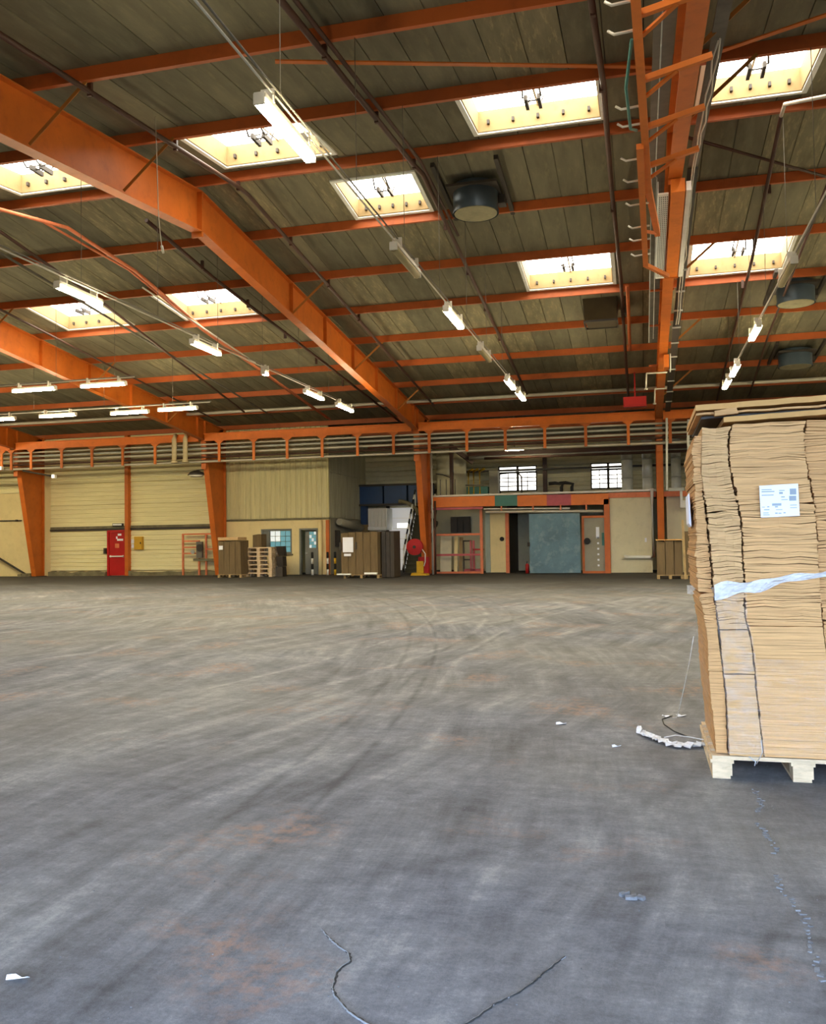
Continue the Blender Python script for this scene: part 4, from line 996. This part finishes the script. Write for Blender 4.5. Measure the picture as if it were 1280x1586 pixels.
for x_, r_, lb in ((-.62, .27, 'broad silver duct in front of the right mezzanine window'), (.33, .24, 'silver duct left of the end-on column'), (1.65, .23, 'silver duct right of the end-on column')):
    t = thing('air_duct', lb, 'duct', (x_, 43.9, 3.5))
    for k in range(3):
        part('duct_length', MB().tube([(x_, 43.9, 3.5 + k * .9), (x_, 43.9, 4.38 + k * .9)], r_, 18), DUCTM, t)
        part('collar', MB().tube([(x_, 43.9, 4.37 + k * .9), (x_, 43.9, 4.42 + k * .9)], r_ * 1.06, 18), GALV, t)
for x_, lb in ((-3.7, 'dark pump left of the pair near the right window'), (-3.2, 'dark pump right of the pair near the right window')):
    solo('pump', MB().tube([(x_, 43, 3.5), (x_, 43, 4.0), (x_ + .05, 43, 4.15), (x_ - .3, 43, 4.22), (x_ - .6, 43, 4.2)], .08, 8).tube([(x_, 43, 3.5), (x_, 43, 3.75)], .17, 10), BLACK, lb, 'pump')
solo('barrier', MB().tube([(-6.6, 42.5, 3.5), (-6.6, 42.5, 4.7), (-5.75, 42.5, 4.78), (-5.55, 42.5, 4.55), (-5.55, 42.5, 3.5)], .04, 6).tube([(-6.6, 42.5, 4.1), (-5.55, 42.5, 4.1)], .03, 6), DARK, 'bent dark pipe rail in front of the left mezzanine window', 'rail')
t = thing('annex_lamp', 'short lit lamp behind the rack above the left mezzanine window', 'lamp', (-5.45, 39.5, 5.55))
part('housing', MB().box(-5.9, -5.0, 39.4, 39.6, 5.60, 5.66), WHITE, t)
part('tubes', MB().tube([(-5.85, 39.5, 5.55), (-5.05, 39.5, 5.55)], .04, 8), TUBE_M, t)
part('hanger', MB().tube([(-5.45, 39.5, 5.6), (-5.45, 39.5, zr(39.5, 1.17))], .015, 5), DUSTY, t)
solo('white_box', MB().box(1.25, 1.95, 43, 43.4, 3.55, 3.82).box(1.3, 1.9, 42.97, 43.0, 3.58, 3.79), WHITE, 'white box at the foot of the right silver duct', 'box')

# below the mezzanine ----------------------------------------------
wu = thing('wall_under', 'pale panel wall under the mezzanine', 'wall', kind='structure')
part('back_panel', MB().box(-9.1, XR, 43.2, 43.3, 0, 3.35), PALEPANEL, wu)
for j in range(7): part('door_section', MB().box(-6.1, -4.2, 43.1, 43.18, .02 + j * .46, .47 + j * .46), PALEPANEL, wu)
part('return_wall', MB().box(-5.95, -5.85, 40.2, 43.2, 0, 3.35), DARK, wu)
cd4 = thing('door_4', 'cream door panel with a dark round lock left of the dark opening', 'door', (-6.4, 40.1, 0), kind='structure')
lf = part('door_leaf', MB().box(-6.72, -6.02, 40.1, 40.18, .03, 2.74), PLASTER, cd4)
part('side_panel', MB().box(-6.95, -6.73, 40.12, 40.2, .03, 2.85), PALEGREEN, cd4, 'greenish side panel')
part('edge', MB().box(-6.01, -5.85, 40.05, 40.25, 0, 2.85), SALMON, cd4)
part('lock', MB().tube([(-6.18, 40.1, 1.55), (-6.18, 40.04, 1.55)], .1, 12), BLACK, lf, 'dark round lock')
part('lintel', MB().box(-6.95, -4.7, 40.1, 40.2, 2.75, 2.9), PALEGREEN, cd4)
d3 = thing('door_3', 'large worn blue sliding door hung on a pale rail', 'door', (-3.65, 38.9, 0), kind='structure')
for a, b_ in ((-4.78, -2.58),):
    part('door_leaf', MB().box(a, b_, 38.85, 38.93, .03, 2.62), SLATE, d3)
part('rail', MB().tube([(-6.7, 38.9, 2.76), (-1.6, 38.9, 2.68)], .06, 8), PIPE, d3, 'pale sliding rail')
part('rail_cover', MB().bar((-6.8, 38.97, 2.9), (-3.0, 38.97, 2.84), .1, .05), PIPE, d3)
for xx in (-6.0, -4.6, -3.4, -2.3): part('rail_bracket', MB().box(xx - .03, xx + .03, 38.88, 39.0, 2.72, 3.0), SALMON, d3)
part('handle', MB().box(-4.86, -4.76, 38.78, 38.85, 1.2, 1.38), DARK, d3)
fe = thing('fire_extinguisher', 'small red fire extinguisher on the floor at the blue door edge', 'fire extinguisher', (-4.95, 39.3, 0))
part('cylinder', MB().tube([(-4.95, 39.3, 0), (-4.95, 39.3, .38), (-4.95, 39.3, .45)], [.08, .08, .03], 12), RED, fe)
part('valve', MB().tube([(-4.95, 39.3, .45), (-4.95, 39.3, .55)], .025, 8), BLACK, fe)
gd = thing('door_7', 'orange framed glazed door right of the blue sliding door', 'door', (-2, 39.2, 0), kind='structure')
part('frame', MB().box(-2.52, -2.42, 39.1, 39.2, 0, 2.5).box(-1.55, -1.45, 39.1, 39.2, 0, 2.5).box(-2.42, -1.55, 39.1, 39.2, 2.4, 2.5).box(-2.42, -1.55, 39.1, 39.2, 0, .1), ORANGE, gd)
gp = part('pane', MB().box(-2.42, -1.55, 39.14, 39.16, .1, 2.4), SIDE, gd)
part('sticker_strip', MB().box(-1.92, -1.78, 39.12, 39.138, 1.5, 2.0), WHITEPLASTIC, gp, 'white strip of stickers')
for j in range(6): part('dot_sticker', MB().box(-1.88, -1.80, 39.12, 39.138, .3 + j * .24, .38 + j * .24), WHITEPLASTIC, gp)
part('lock', MB().tube([(-2.3, 39.1, 1.4), (-2.3, 39.05, 1.4)], .14, 12), BLACK, gd)
part('notice', MB().box(-1.68, -1.57, 39.12, 39.138, 1.2, 1.75), TEAL, gp)
solo('door_post', MB().box(-1.56, -1.32, 39.0, 39.25, 0, 3.2), ORANGE, 'orange post between the glazed door and the pale panel', 'post')
pp = thing('partition', 'large pale panel beside the end-on orange column', 'panel', (-.5, 39.1, 0), kind='structure')
part('panel', MB().box(-1.31, .42, 39.1, 39.22, .02, 3.26), PALEPANEL, pp)
part('panel', MB().box(1.05, 5, 39.3, 39.42, .02, 3.26), PALEPANEL, pp)
part('lower_panel', MB().box(-1.31, .42, 39.08, 39.1, .02, .6), PALEPANEL, pp)
part('skid', MB().box(-.85, .42, 39.04, 39.1, .60, .64), PALEPANEL, pp)
solo('wall_pipe', MB().tube([(.46, 38.95, 3.6), (.46, 38.95, .72), (.3, 38.95, .68), (-.75, 38.95, .70)], .075, 8), WHITE, 'white pipe down the pale panel bending left near the floor', 'pipe')
solo('white_tag', MB().box(.12, .2, 39.05, 39.1, 1.32, 1.5), WHITEPLASTIC, 'tiny white tag on the pale panel', 'tag')
solo('shelf_bracket', MB().box(1.6, 3.2, 38.9, 39.3, 2.75, 3.05).box(1.6, 1.7, 38.9, 39.3, 3.05, 3.45), WHITE, 'white bracketed tray on the wall behind the stack', 'tray')
# orange cage
cg = thing('cage', 'faded orange frame cage holding leaning boards', 'cage', (-8.1, 39.5, 0))
X0, X1, Y0 = -9.22, -7.0, 39.4
for xx in (X0, X1): part('post', MB().box(xx - .06, xx + .06, Y0 - .06, Y0 + .06, 0, 2.92 if xx == X1 else 2.0), SALMON, cg)
for zz in (.06, .86, 1.78): part('crossbar', MB().box(X0 + .06, X1 - .06, Y0 - .04, Y0 + .04, zz - .045, zz + .045), SALMON if zz != .86 else PINK, cg)
for i, (xx, w_, hh, mt, lb) in enumerate(((-8.75, .52, 1.72, PALEPANEL, 'widest pale board leaning in the orange cage'), (-8.28, .16, 1.7, PLASTER, 'narrow cream board leaning in the orange cage'), (-8.05, .16, 1.66, CURB, 'narrow pale board right of the cream one in the cage'))):
    solo('board', MB().quad8([(xx - w_ / 2, 39.7, .02), (xx + w_ / 2, 39.7, .02), (xx + w_ / 2, 39.76, .02), (xx - w_ / 2, 39.76, .02), (xx - w_ / 2, 39.95, hh), (xx + w_ / 2, 39.95, hh), (xx + w_ / 2, 40.01, hh), (xx - w_ / 2, 40.01, hh)]), mt, lb, 'board')
fr = thing('metal_stand', 'dark red metal stand inside the orange cage', 'stand', (-7.5, 40, 0))
part('upright', MB().box(-7.62, -7.55, 39.8, 39.87, 0, 1.5).box(-7.5, -7.4, 39.8, 39.87, 0, 1.5), PINK, fr)
part('tier', MB().box(-7.5, -7.06, 39.8, 40.3, 1.05, 1.12), RED, fr)
part('tier', MB().box(-7.9, -7.06, 39.8, 40.3, .1, .2), PINK, fr)
part('ladder', MB().box(-7.95, -7.55, 39.85, 39.9, 1.45, 1.52).box(-7.95, -7.9, 39.85, 39.9, .1, 1.5).box(-7.95, -7.55, 39.85, 39.9, .6, .66), DARK, fr)
solo('cage_window', MB().box(-9.2, -8.2, 43.08, 43.15, 1.9, 2.7).box(-8.9, -8.86, 43.02, 43.1, 1.9, 2.65).box(-8.6, -8.56, 43.02, 43.1, 1.9, 2.5), DARK, 'dark shelf unit on the wall behind the orange cage', 'shelf')

# orange shelf frame at left bay -----------------------------------
rk = thing('pipe_shelf', 'faded orange pipe frame against the clad wall', 'rack', (-21, 39.2, 0))
for xx, h_ in ((-21.8, 2.05), (-20.93, 1.1), (-20.55, 2.05), (-20.0, 2.05)): part('upright', MB().box(xx - .04, xx + .04, 39.16, 39.24, .02, h_), SALMON, rk)
for z_, a, b_ in ((2.02, -21.8, -20.0), (1.68, -21.8, -20.9), (1.38, -21.8, -20.9), (1.08, -21.8, -20.9), (1.28, -20.55, -20.0)): part('shelf_bar', MB().box(a, b_, 39.15, 39.25, z_ - .035, z_ + .035), SALMON, rk)
part('tray', MB().box(-21.2, -20.0, 39.1, 39.35, .70, .82), KERB, rk, 'grey tray')
mc = thing('wall_machine', 'small grey machine hung in the orange pipe frame', 'machine', (-20.8, 39.1, 1))
part('body', MB().box(-20.95, -20.65, 38.95, 39.12, .85, 1.65), DUSTY, mc)
part('wheel', MB().tube([(-20.75, 38.9, 1.35), (-20.75, 38.95, 1.35)], .18, 12), DARK, mc)
part('wheel', MB().tube([(-21.15, 38.95, 1.15), (-21.15, 39.0, 1.15)], .1, 10), GALV, mc)

# pallets -----------------------------------------------------------
def pallet(x0, y0, z0, wx, wy, label, mat=OLDWOOD, h=.144, rz=0.0, nblk=3, bw=.1, group='wooden pallets', dt=.022):
    c = (x0 + wx / 2, y0 + wy / 2, z0)
    t = thing('pallet', label, 'pallet', c, group=group)
    n_ = 5
    for i in range(n_):
        w_ = wy / n_ * .78; yy = y0 + (wy - w_) * i / (n_ - 1)
        part('deck_board', MB().box(x0, x0 + wx, yy, yy + w_, z0 + h - dt, z0 + h), mat, t)
    for j in range(nblk):
        xx = x0 + (wx - bw) * j / (nblk - 1)
        for k in range(3):
            yy = y0 + (wy - bw) * k / 2
            part('block', MB().box(xx, xx + bw, yy, yy + bw, z0 + .022, z0 + h - dt - .022), mat, t)
        part('stringer_board', MB().box(xx, xx + bw, y0, y0 + wy, z0 + h - dt - .022, z0 + h - dt), mat, t)
        part('skid_board', MB().box(xx, xx + bw, y0, y0 + wy, z0, z0 + .022), mat, t)
    t.rotation_euler.z = rz
    return t
def sheet_stack(name, x0, x1, y0, y1, z0, z1, label, mat=DARKCARD, nb=4, group=None, cat='cardboard'):
    # upright flat cartons set side by side
    t = thing(name, label, cat, ((x0 + x1) / 2, (y0 + y1) / 2, z0), group=group)
    w_ = (x1 - x0) / nb
    for i in range(nb):
        a = x0 + i * w_
        part('carton_bundle', MB().quad8([(a + .008, y0 + random.uniform(0, .05), z0), (a + w_ - .008, y0 + random.uniform(0, .05), z0), (a + w_ - .008, y1, z0), (a + .008, y1, z0),
             (a + .012, y0 + random.uniform(0, .06), z1 - random.uniform(0, .06)), (a + w_ - .012, y0 + random.uniform(0, .06), z1 - random.uniform(0, .06)), (a + w_ - .012, y1, z1), (a + .012, y1, z1)]), mat, t)
    return t
pallet(-18.42, 36.2, 0, 1.15, .9, 'low pallet under the leftmost cardboard load')
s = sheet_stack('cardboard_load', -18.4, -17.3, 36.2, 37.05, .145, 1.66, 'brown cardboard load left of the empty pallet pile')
part('cover_board', MB().box(-18.38, -17.4, 36.15, 37.05, 1.67, 1.80), WOOD, s, 'pale cover board')
part('label', MB().box(-18.33, -18.15, 36.16, 36.19, 1.25, 1.43), WHITEPLASTIC, s, 'white label')
sheet_stack('cardboard_load', -17.55, -17.1, 38.0, 38.6, .9, 1.95, 'rounded brown bundle behind the leftmost cardboard load', nb=1)
solo('load_base', MB().box(-17.55, -17.1, 38.0, 38.6, 0, .9), DARKCARD, 'brown carton under the rounded bundle behind the pallets', 'carton')
for i in range(7):
    nm = ('bottom', 'second from the bottom', 'third from the bottom', 'middle', 'third from the top', 'second from the top', 'top')[i]
    pallet(-17.46 + random.uniform(-.03, .03), 37.0 + random.uniform(-.03, .03), i * .191, 1.3, .8, 'empty pallet, %s of the pile in front of the office window' % nm, WOOD_P, h=.19, bw=.15, dt=.05)
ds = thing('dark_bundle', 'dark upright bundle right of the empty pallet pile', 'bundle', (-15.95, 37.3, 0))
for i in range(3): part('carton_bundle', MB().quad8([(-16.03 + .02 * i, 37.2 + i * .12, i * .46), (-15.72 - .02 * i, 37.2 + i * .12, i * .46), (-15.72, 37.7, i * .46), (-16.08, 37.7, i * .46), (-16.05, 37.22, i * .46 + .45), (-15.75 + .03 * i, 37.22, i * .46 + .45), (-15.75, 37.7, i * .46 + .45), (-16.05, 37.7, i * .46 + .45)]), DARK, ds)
pallet(-12.05, 34.95, 0, 1.55, 1.1, 'low pallet under the middle cardboard load with white notice')
s = sheet_stack('cardboard_load', -12.15, -10.55, 34.95, 36.2, .145, 1.93, 'wide brown cardboard load with a white notice board', nb=5)
nt_ = part('notice', MB().box(-12.05, -11.6, 34.90, 34.93, 1.08, 1.70), WHITEPLASTIC, s, 'large white notice')
part('notice_frame', MB().box(-12.2, -12.12, 34.90, 34.94, 1.15, 1.5), DARK, nt_)
part('notice_frame', MB().box(-11.52, -11.45, 34.90, 34.94, 1.2, 1.5), DARK, nt_)
part('clip', MB().box(-12.0, -11.7, 34.89, 34.92, .92, 1.02), WHITEPLASTIC, nt_)
part('foot_board', MB().box(-12.3, -11.7, 34.80, 34.9, .145, .2), WHITE, s, 'white board at the foot')
part('foot_board', MB().box(-11.1, -10.55, 34.80, 34.9, .165, .24), WHITE, s, 'white board at the foot')
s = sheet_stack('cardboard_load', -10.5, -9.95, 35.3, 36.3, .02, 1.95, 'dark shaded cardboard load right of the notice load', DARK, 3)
pallet(.5, 32.95, 0, .92, .8, 'pallet under the small cardboard load right of the end-on column')
s = sheet_stack('cardboard_load', .5, 1.4, 32.95, 33.7, .145, 1.38, 'square cardboard load at the foot of the end-on column', nb=3)
part('cover_board', MB().box(.48, 1.42, 32.92, 33.72, 1.385, 1.42), CARDTOP, s, 'pale cover sheet')
pallet(1.46, 32.9, 0, .9, .8, 'pallet under the load half hidden by the tall stack')
s = sheet_stack('cardboard_load', 1.46, 2.3, 32.9, 33.7, .145, 1.7, 'cardboard load half hidden behind the tall stack', nb=3)
solo('leaning_board', MB().quad8([(1.42, 32.75, .0), (1.50, 32.75, .0), (1.50, 32.8, .0), (1.42, 32.8, .0), (1.38, 32.85, 2.1), (1.46, 32.85, 2.1), (1.46, 32.9, 2.1), (1.38, 32.9, 2.1)]), OLDWOOD, 'upright plank between the two loads behind the stack', 'plank')

# foreground cardboard stack ---------------------------------------
FY = 5.5
fp = thing('pallet', 'pale wooden pallet under the tall foreground cardboard stack', 'pallet', (.9, 6.0, 0), group='wooden pallets')
x0, wx, y0, wy = .37, 1.10, FY, 1.0
for i in range(6):
    w_ = .12; yy = y0 + (wy - w_) * i / 5
    part('deck_board', MB().box(x0, x0 + wx, yy, yy + w_, .112, .134), WOOD_P, fp)
for j in range(3):
    xx = (.37, .81, 1.26)[j]; bw = .11
    for k in range(3):
        yy = y0 + .01 + (wy - bw - .02) * k / 2
        part('block', MB().box(xx, xx + bw, yy, yy + .13 if k < 2 else y0 + wy - .01, .018, .09), WOOD_P, fp)
    part('stringer_board', MB().box(xx - .01, xx + bw + .01, y0 + .005, y0 + wy, .09, .112), WOOD_P, fp)
    part('skid_board', MB().box(xx, xx + bw - .01, y0 + .01, y0 + wy - .01, 0, .018), WOOD_P, fp)
def prof(tbl, z):
    zs = [a for a, _ in tbl]; xs_ = [b for _, b in tbl]
    return float(np.interp(z, zs, xs_))
PL = [(.13, .385), (.5, .375), (.78, .355), (1.0, .325), (1.42, .308), (1.8, .303), (1.95, .31), (2.1, .33)]
S0 = [(.13, .463), (.47, .458), (.78, .432), (1.15, .40), (1.34, .388), (1.6, .368), (1.67, .362), (1.8, .352), (2.1, .362)]
S1 = [(.13, .655), (.3, .642), (.48, .628), (.61, .622), (.75, .61), (.82, .60), (.87, .59), (.93, .575), (1.15, .572), (1.35, .57), (1.5, .568), (1.58, .555), (1.66, .538), (1.75, .522), (1.85, .51), (1.95, .505), (2.02, .512), (2.06, .53), (2.12, .55)]
S2 = [(.13, 1.05), (.6, 1.02), (.85, .998), (1.0, .99), (1.15, .982), (1.4, .978), (1.6, .968), (1.75, .945), (1.9, .925), (2.0, .922), (2.08, .945)]
S3 = [(.13, 1.46), (1.0, 1.46), (2.1, 1.45)]
cols = [(PL, S0, .03), (S0, S1, 0.0), (S1, S2, .0), (S2, S3, .02)]
names = ['narrow left edge', 'left centre', 'wide middle, bearing the white label,', 'right edge']
tiers = [[(.136, .62), (.62, 1.08), (1.08, 1.66), (1.66, 2.02)], [(.136, .61), (.61, .87), (.87, 1.56), (1.56, 2.06)], [(.136, .89), (.89, 1.60), (1.60, 2.075)], [(.136, .92), (.92, 1.5), (1.5, 2.08)]]
tn = {3: ['bottom', 'middle', 'top'], 4: ['bottom', 'second lowest', 'second highest', 'top']}
rng = np.random.RandomState(3)
for ci, (PA, PB, back) in enumerate(cols):
    for ti, (za, zb) in enumerate(tiers[ci]):
        mb = MB(); z = za + .002; wav = rng.uniform(0, 6)
        dep = 0.0; px_l = px_r = py_f = 0.0
        while z < zb - .006:
            th = rng.choice([.006, .008, .010, .013])
            th = min(th, zb - .0015 - z)
            if th < .003: break
            if zb - .0015 - z - th < .004: th = zb - .0015 - z
            lower = z < .95
            k = .45 if lower else 1.0
            px_l = .55 * px_l + rng.normal(0, .0028 * k); px_r = .55 * px_r + rng.normal(0, .0028 * k); py_f = .5 * py_f + rng.normal(0, .0013 * k)
            ga = .0006 if (ci == 1 and z > 1.68) else .0045; gb = .0006 if (ci == 0 and z > 1.68) else .0045
            xl = prof(PA, z) + ga + px_l * (ga > .001); xr = prof(PB, z) - gb + px_r * (gb > .001)
            if ci == 0: xl += .008 * math.sin(z * 9)
            bow = .03 * max(0, z - 1.0) * (0 if ci == 0 else 1)
            yf = FY + .012 + (0 if (ci == 0 and z > 1.68) else back) + py_f - .012 * math.sin(z * 5 + wav) - .25 * 0 - bow * .3
            wv = .003 if z > .9 else .0008
            c1, c2 = rng.uniform(-1, 1, 2) * wv
            n_ = 5
            row0, row1 = [], []
            for q_ in range(n_):
                t_ = q_ / (n_ - 1); xx = xl + (xr - xl) * t_
                dzz = wv * 1.8 * math.sin(xx * 34 + z * 21 + wav) + c1 * (1 - t_) + c2 * t_
                yj = yf + wv * 2.2 * math.sin(xx * 47 + z * 60 + wav)
                row0.append((xx, yj, z + dzz)); row1.append((xx, FY + .98, z + dzz))
            mb.sheet([row0, row1], (0, 0, th - .0002))
            z += th
        part_mat = (CARD_B, CARD_C, CARD, CARD_B)[ci]
        ob = solo('cardboard_bundle', mb, part_mat, '%s cardboard bundle of the tall foreground stack, %s tier' % (names[ci], tn[len(tiers[ci])][ti]), 'cardboard', group='cardboard bundles of the tall stack')
lid = thing('stack_cover', 'cardboard and board cover overhanging the top of the tall stack', 'cover', (.9, 5.9, 2.1))
def slab(xa, xb, ya, yb, zl, zr_, th, mat, nm, lab=None, wav=.004):
    n_ = 26; g0, g1 = [], []
    for i in range(n_):
        t_ = i / (n_ - 1); xx = xa + (xb - xa) * t_; zz = zl + (zr_ - zl) * t_ + wav * math.sin(i * 1.3) * random.uniform(.3, 1)
        g0.append((xx, ya + random.uniform(-.004, .004), zz)); g1.append((xx, yb, zz))
    part(nm, MB().sheet([g0, g1], (0, 0, th)), mat, lid, lab)
slab(.48, 1.5, FY - .05, FY + 1.0, 2.083, 2.118, .030, CARDTOP, 'inner_sheet', None, .001)
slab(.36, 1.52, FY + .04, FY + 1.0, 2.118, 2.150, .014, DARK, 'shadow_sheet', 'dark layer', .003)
slab(.33, 1.52, FY - .02, FY + 1.0, 2.135, 2.160, .012, CARD_B, 'middle_sheet', None, .004)
slab(.325, 1.54, FY - .05, FY + 1.02, 2.158, 2.195, .033, CARDTOP, 'top_sheet', 'orange-brown top sheet', .002)
part('torn_flap', MB().quad8([(.43, FY - .07, 2.12), (.56, FY - .07, 2.13), (.56, FY - .02, 2.13), (.43, FY - .02, 2.12), (.43, FY - .07, 2.15), (.55, FY - .07, 2.165), (.55, FY - .02, 2.165), (.43, FY - .02, 2.15)]), CARD_B, lid)
lb = thing('shipping_label', 'white shipping label with small grey print on the stack front', 'label', (.775, FY - .02, 1.6))
pa_ = part('paper', MB().quad8([(.672, FY - .022, 1.521), (.882, FY - .022, 1.527), (.882, FY - .019, 1.527), (.672, FY - .019, 1.521), (.668, FY - .022, 1.706), (.878, FY - .022, 1.713), (.878, FY - .019, 1.713), (.668, FY - .019, 1.706)]), WHITEPLASTIC, lb)
ink = MB()
for xx, zz, w_, h_ in ((.68, 1.68, .055, .005), (.68, 1.668, .07, .006), (.68, 1.648, .065, .005), (.775, 1.673, .03, .005), (.775, 1.655, .02, .012), (.785, 1.635, .02, .006), (.785, 1.62, .035, .004),
                       (.735, 1.588, .05, .014), (.68, 1.58, .016, .004), (.708, 1.58, .012, .006), (.75, 1.578, .016, .008), (.69, 1.563, .03, .006), (.755, 1.563, .035, .004), (.685, 1.545, .03, .005), (.685, 1.534, .035, .005), (.75, 1.541, .014, .008), (.768, 1.541, .016, .006), (.795, 1.543, .012, .007),
                       (.832, 1.65, .035, .035), (.828, 1.615, .038, .028), (.832, 1.588, .036, .004), (.832, 1.573, .036, .004)):
    ink.box(xx, xx + w_, FY - .0228, FY - .0215, zz, zz + h_)
part('print', ink, INK, pa_, 'grey print')
solo('side_label', MB().quad8([(.285, 5.75, 1.50), (.30, 5.75, 1.48), (.305, 6.15, 1.48), (.29, 6.15, 1.50), (.285, 5.75, 1.68), (.292, 5.75, 1.69), (.296, 6.15, 1.69), (.288, 6.15, 1.68)]), WHITEPLASTIC, 'white paper stuck on the left side of the tall stack', 'label')
# stretch film
wr = thing('stretch_wrap', 'clear stretch film around the tall stack with a twisted white band', 'film', (.7, FY, .8))
g = []
for r_ in range(5):
    row = []
    for i in range(30):
        t_ = i / 29; xx = .405 + t_ * 1.06; zz = 1.085 + t_ * .20 + .008 * math.sin(i * .7)
        hw = (.045 - .028 * min(1, t_ * 2.2)) * (1 + .25 * math.sin(i * 1.1))
        row.append((xx, FY - .022 + .006 * math.sin(i * 1.9 + r_ * 2) + .003 * math.sin(r_ * 3 + i), zz + hw * (r_ / 2 - 1)))
    g.append(row)
part('band', MB().sheet(g), FILM_W, wr, 'bunched white band')
g = []
for r_ in range(3):
    row = []
    for i in range(8):
        t_ = i / 7; row.append((.405 - .11 * t_, FY + .02 + .9 * t_, 1.085 - .03 * t_ + .03 * (r_ - 1)))
    g.append(row)
part('band', MB().sheet(g), FILM_W, wr)
g = []
for r_ in range(26):
    z_ = .15 + .93 * r_ / 25
    row = []
    for i in range(14):
        t_ = i / 13; xl = prof(S0, z_) - .004; xr = prof(S1, z_) + .01
        row.append((xl + (xr - xl) * t_, FY - .006 + .0035 * math.sin(r_ * 1.7 + i * .9), z_))
    g.append(row)
part('front_film', MB().sheet(g), FILM, wr)
g = []
for r_ in range(20):
    z_ = .12 + .75 * r_ / 19
    g.append([(prof(PL, z_) - .012 - .008 * math.sin(r_ + i) * .5, FY + .04 + .9 * i / 5, z_) for i in range(6)])
part('side_film', MB().sheet(g), FILM, wr)
g = []
for r_ in range(14):
    z_ = .15 + .55 * r_ / 13
    g.append([(prof(S1, z_) + .01 + (1.42 - prof(S1, z_)) * i / 9, FY - .006 + .003 * math.sin(r_ * 2 + i), z_) for i in range(10)])
part('front_film', MB().sheet(g), film_mat('faint_film', (.0, .10)), wr)
for i, (xa, za, xb, zb) in enumerate(((.61, .10, .64, .24), (.60, .09, .57, .14))):
    part('film_tail', MB().tube([(xa, FY - .02, za), ((xa + xb) / 2 + .02, FY - .025, (za + zb) / 2), (xb, FY - .015, zb)], .003, 5), FILM_W, wr)
# film on the floor
g = []
path = [(.40, 6.30), (.33, 6.31), (.25, 6.27), (.17, 6.28), (.10, 6.38), (.05, 6.47), (.0, 6.56), (-.03, 6.64), (-.06, 6.70)]
for r_ in range(5):
    row = []
    for i in range(33):
        t_ = i / 32 * (len(path) - 1); k = min(int(t_), len(path) - 2); f_ = t_ - k
        xx = path[k][0] * (1 - f_) + path[k + 1][0] * f_; yy = path[k][1] * (1 - f_) + path[k + 1][1] * f_
        hw = .05 + .045 * (i / 32)
        row.append((xx + .012 * math.sin(i * 2.1 + r_), yy + hw * (r_ / 2 - 1), .006 + abs(.022 * math.sin(r_ * 1.9 + i * .9)) + (.035 if i > 29 else 0) * (1 - abs(r_ - 2) / 2)))
    g.append(row)
solo('film_scrap', MB().sheet(g, (0, 0, .002)), FILM_W, 'crumpled white film strip trailing from the tall stack', 'film')
solo('string', MB().tube([(.33, 6.42, .73), (.31, 6.6, .55), (.28, 6.85, .33), (.25, 7.1, .12), (.23, 7.25, .012), (.2, 7.27, .008)], .0035, 5), FILM_W, 'thin white strand hanging from the left of the stack', 'string')
solo('string', MB().tube([(.38, 6.35, .04), (.3, 6.55, .012), (.2, 6.62, .008), (.12, 6.52, .01)], .004, 5), FILM_W, 'thin white strand on the floor by the crumpled film', 'string')
solo('cord', MB().tube([(.29, 6.58, .006), (.2, 6.75, .006), (.13, 7.0, .006), (.12, 7.2, .006), (.2, 7.35, .006)], .004, 5), BLACK, 'thin dark cord curled on the floor by the stack', 'cord')
def scrap(x, y, w_, d_, rz, label, h=.004):
    a = Vector((math.cos(rz), math.sin(rz), 0)); b_ = Vector((-math.sin(rz), math.cos(rz), 0)); c = Vector((x, y, .002))
    gg = []
    for i in range(3):
        gg.append([tuple(c + a * w_ * (j / 3 - .5) + b_ * d_ * (i / 2 - .5) * (1 - .5 * abs(j / 3 - .5)) + Vector((0, 0, .004 * ((i * 3 + j * 5) % 4)))) for j in range(4)])
    solo('paper_scrap', MB().sheet(gg, (0, 0, .002)), WHITEPLASTIC, label, 'paper')
scrap(-2.0, 2.51, .075, .018, .15, 'white paper scrap at the lower left of the floor')
scrap(-.63, 6.89, .08, .05, .1, 'small white scrap on the floor centre')
scrap(.27, 7.37, .07, .06, .3, 'small white scrap beside the dark cord')
scrap(.15, 7.32, .04, .06, .8, 'tiny white scrap at the foot of the hanging strand')
scrap(-.2, 6.2, .06, .03, .2, 'faint pale scrap left of the crumpled film')
st = MB()
for i in range(5): st.obox((-.10 + i * .012 + random.uniform(-.02, .02), 3.62 + random.uniform(-.03, .03), .006), (.03, .018, .014), random.uniform(0, 3), random.uniform(-.3, .3))
solo('stone_chips', st, GRITM, 'small heap of stone chips on the near asphalt', 'chips', kind='stuff')
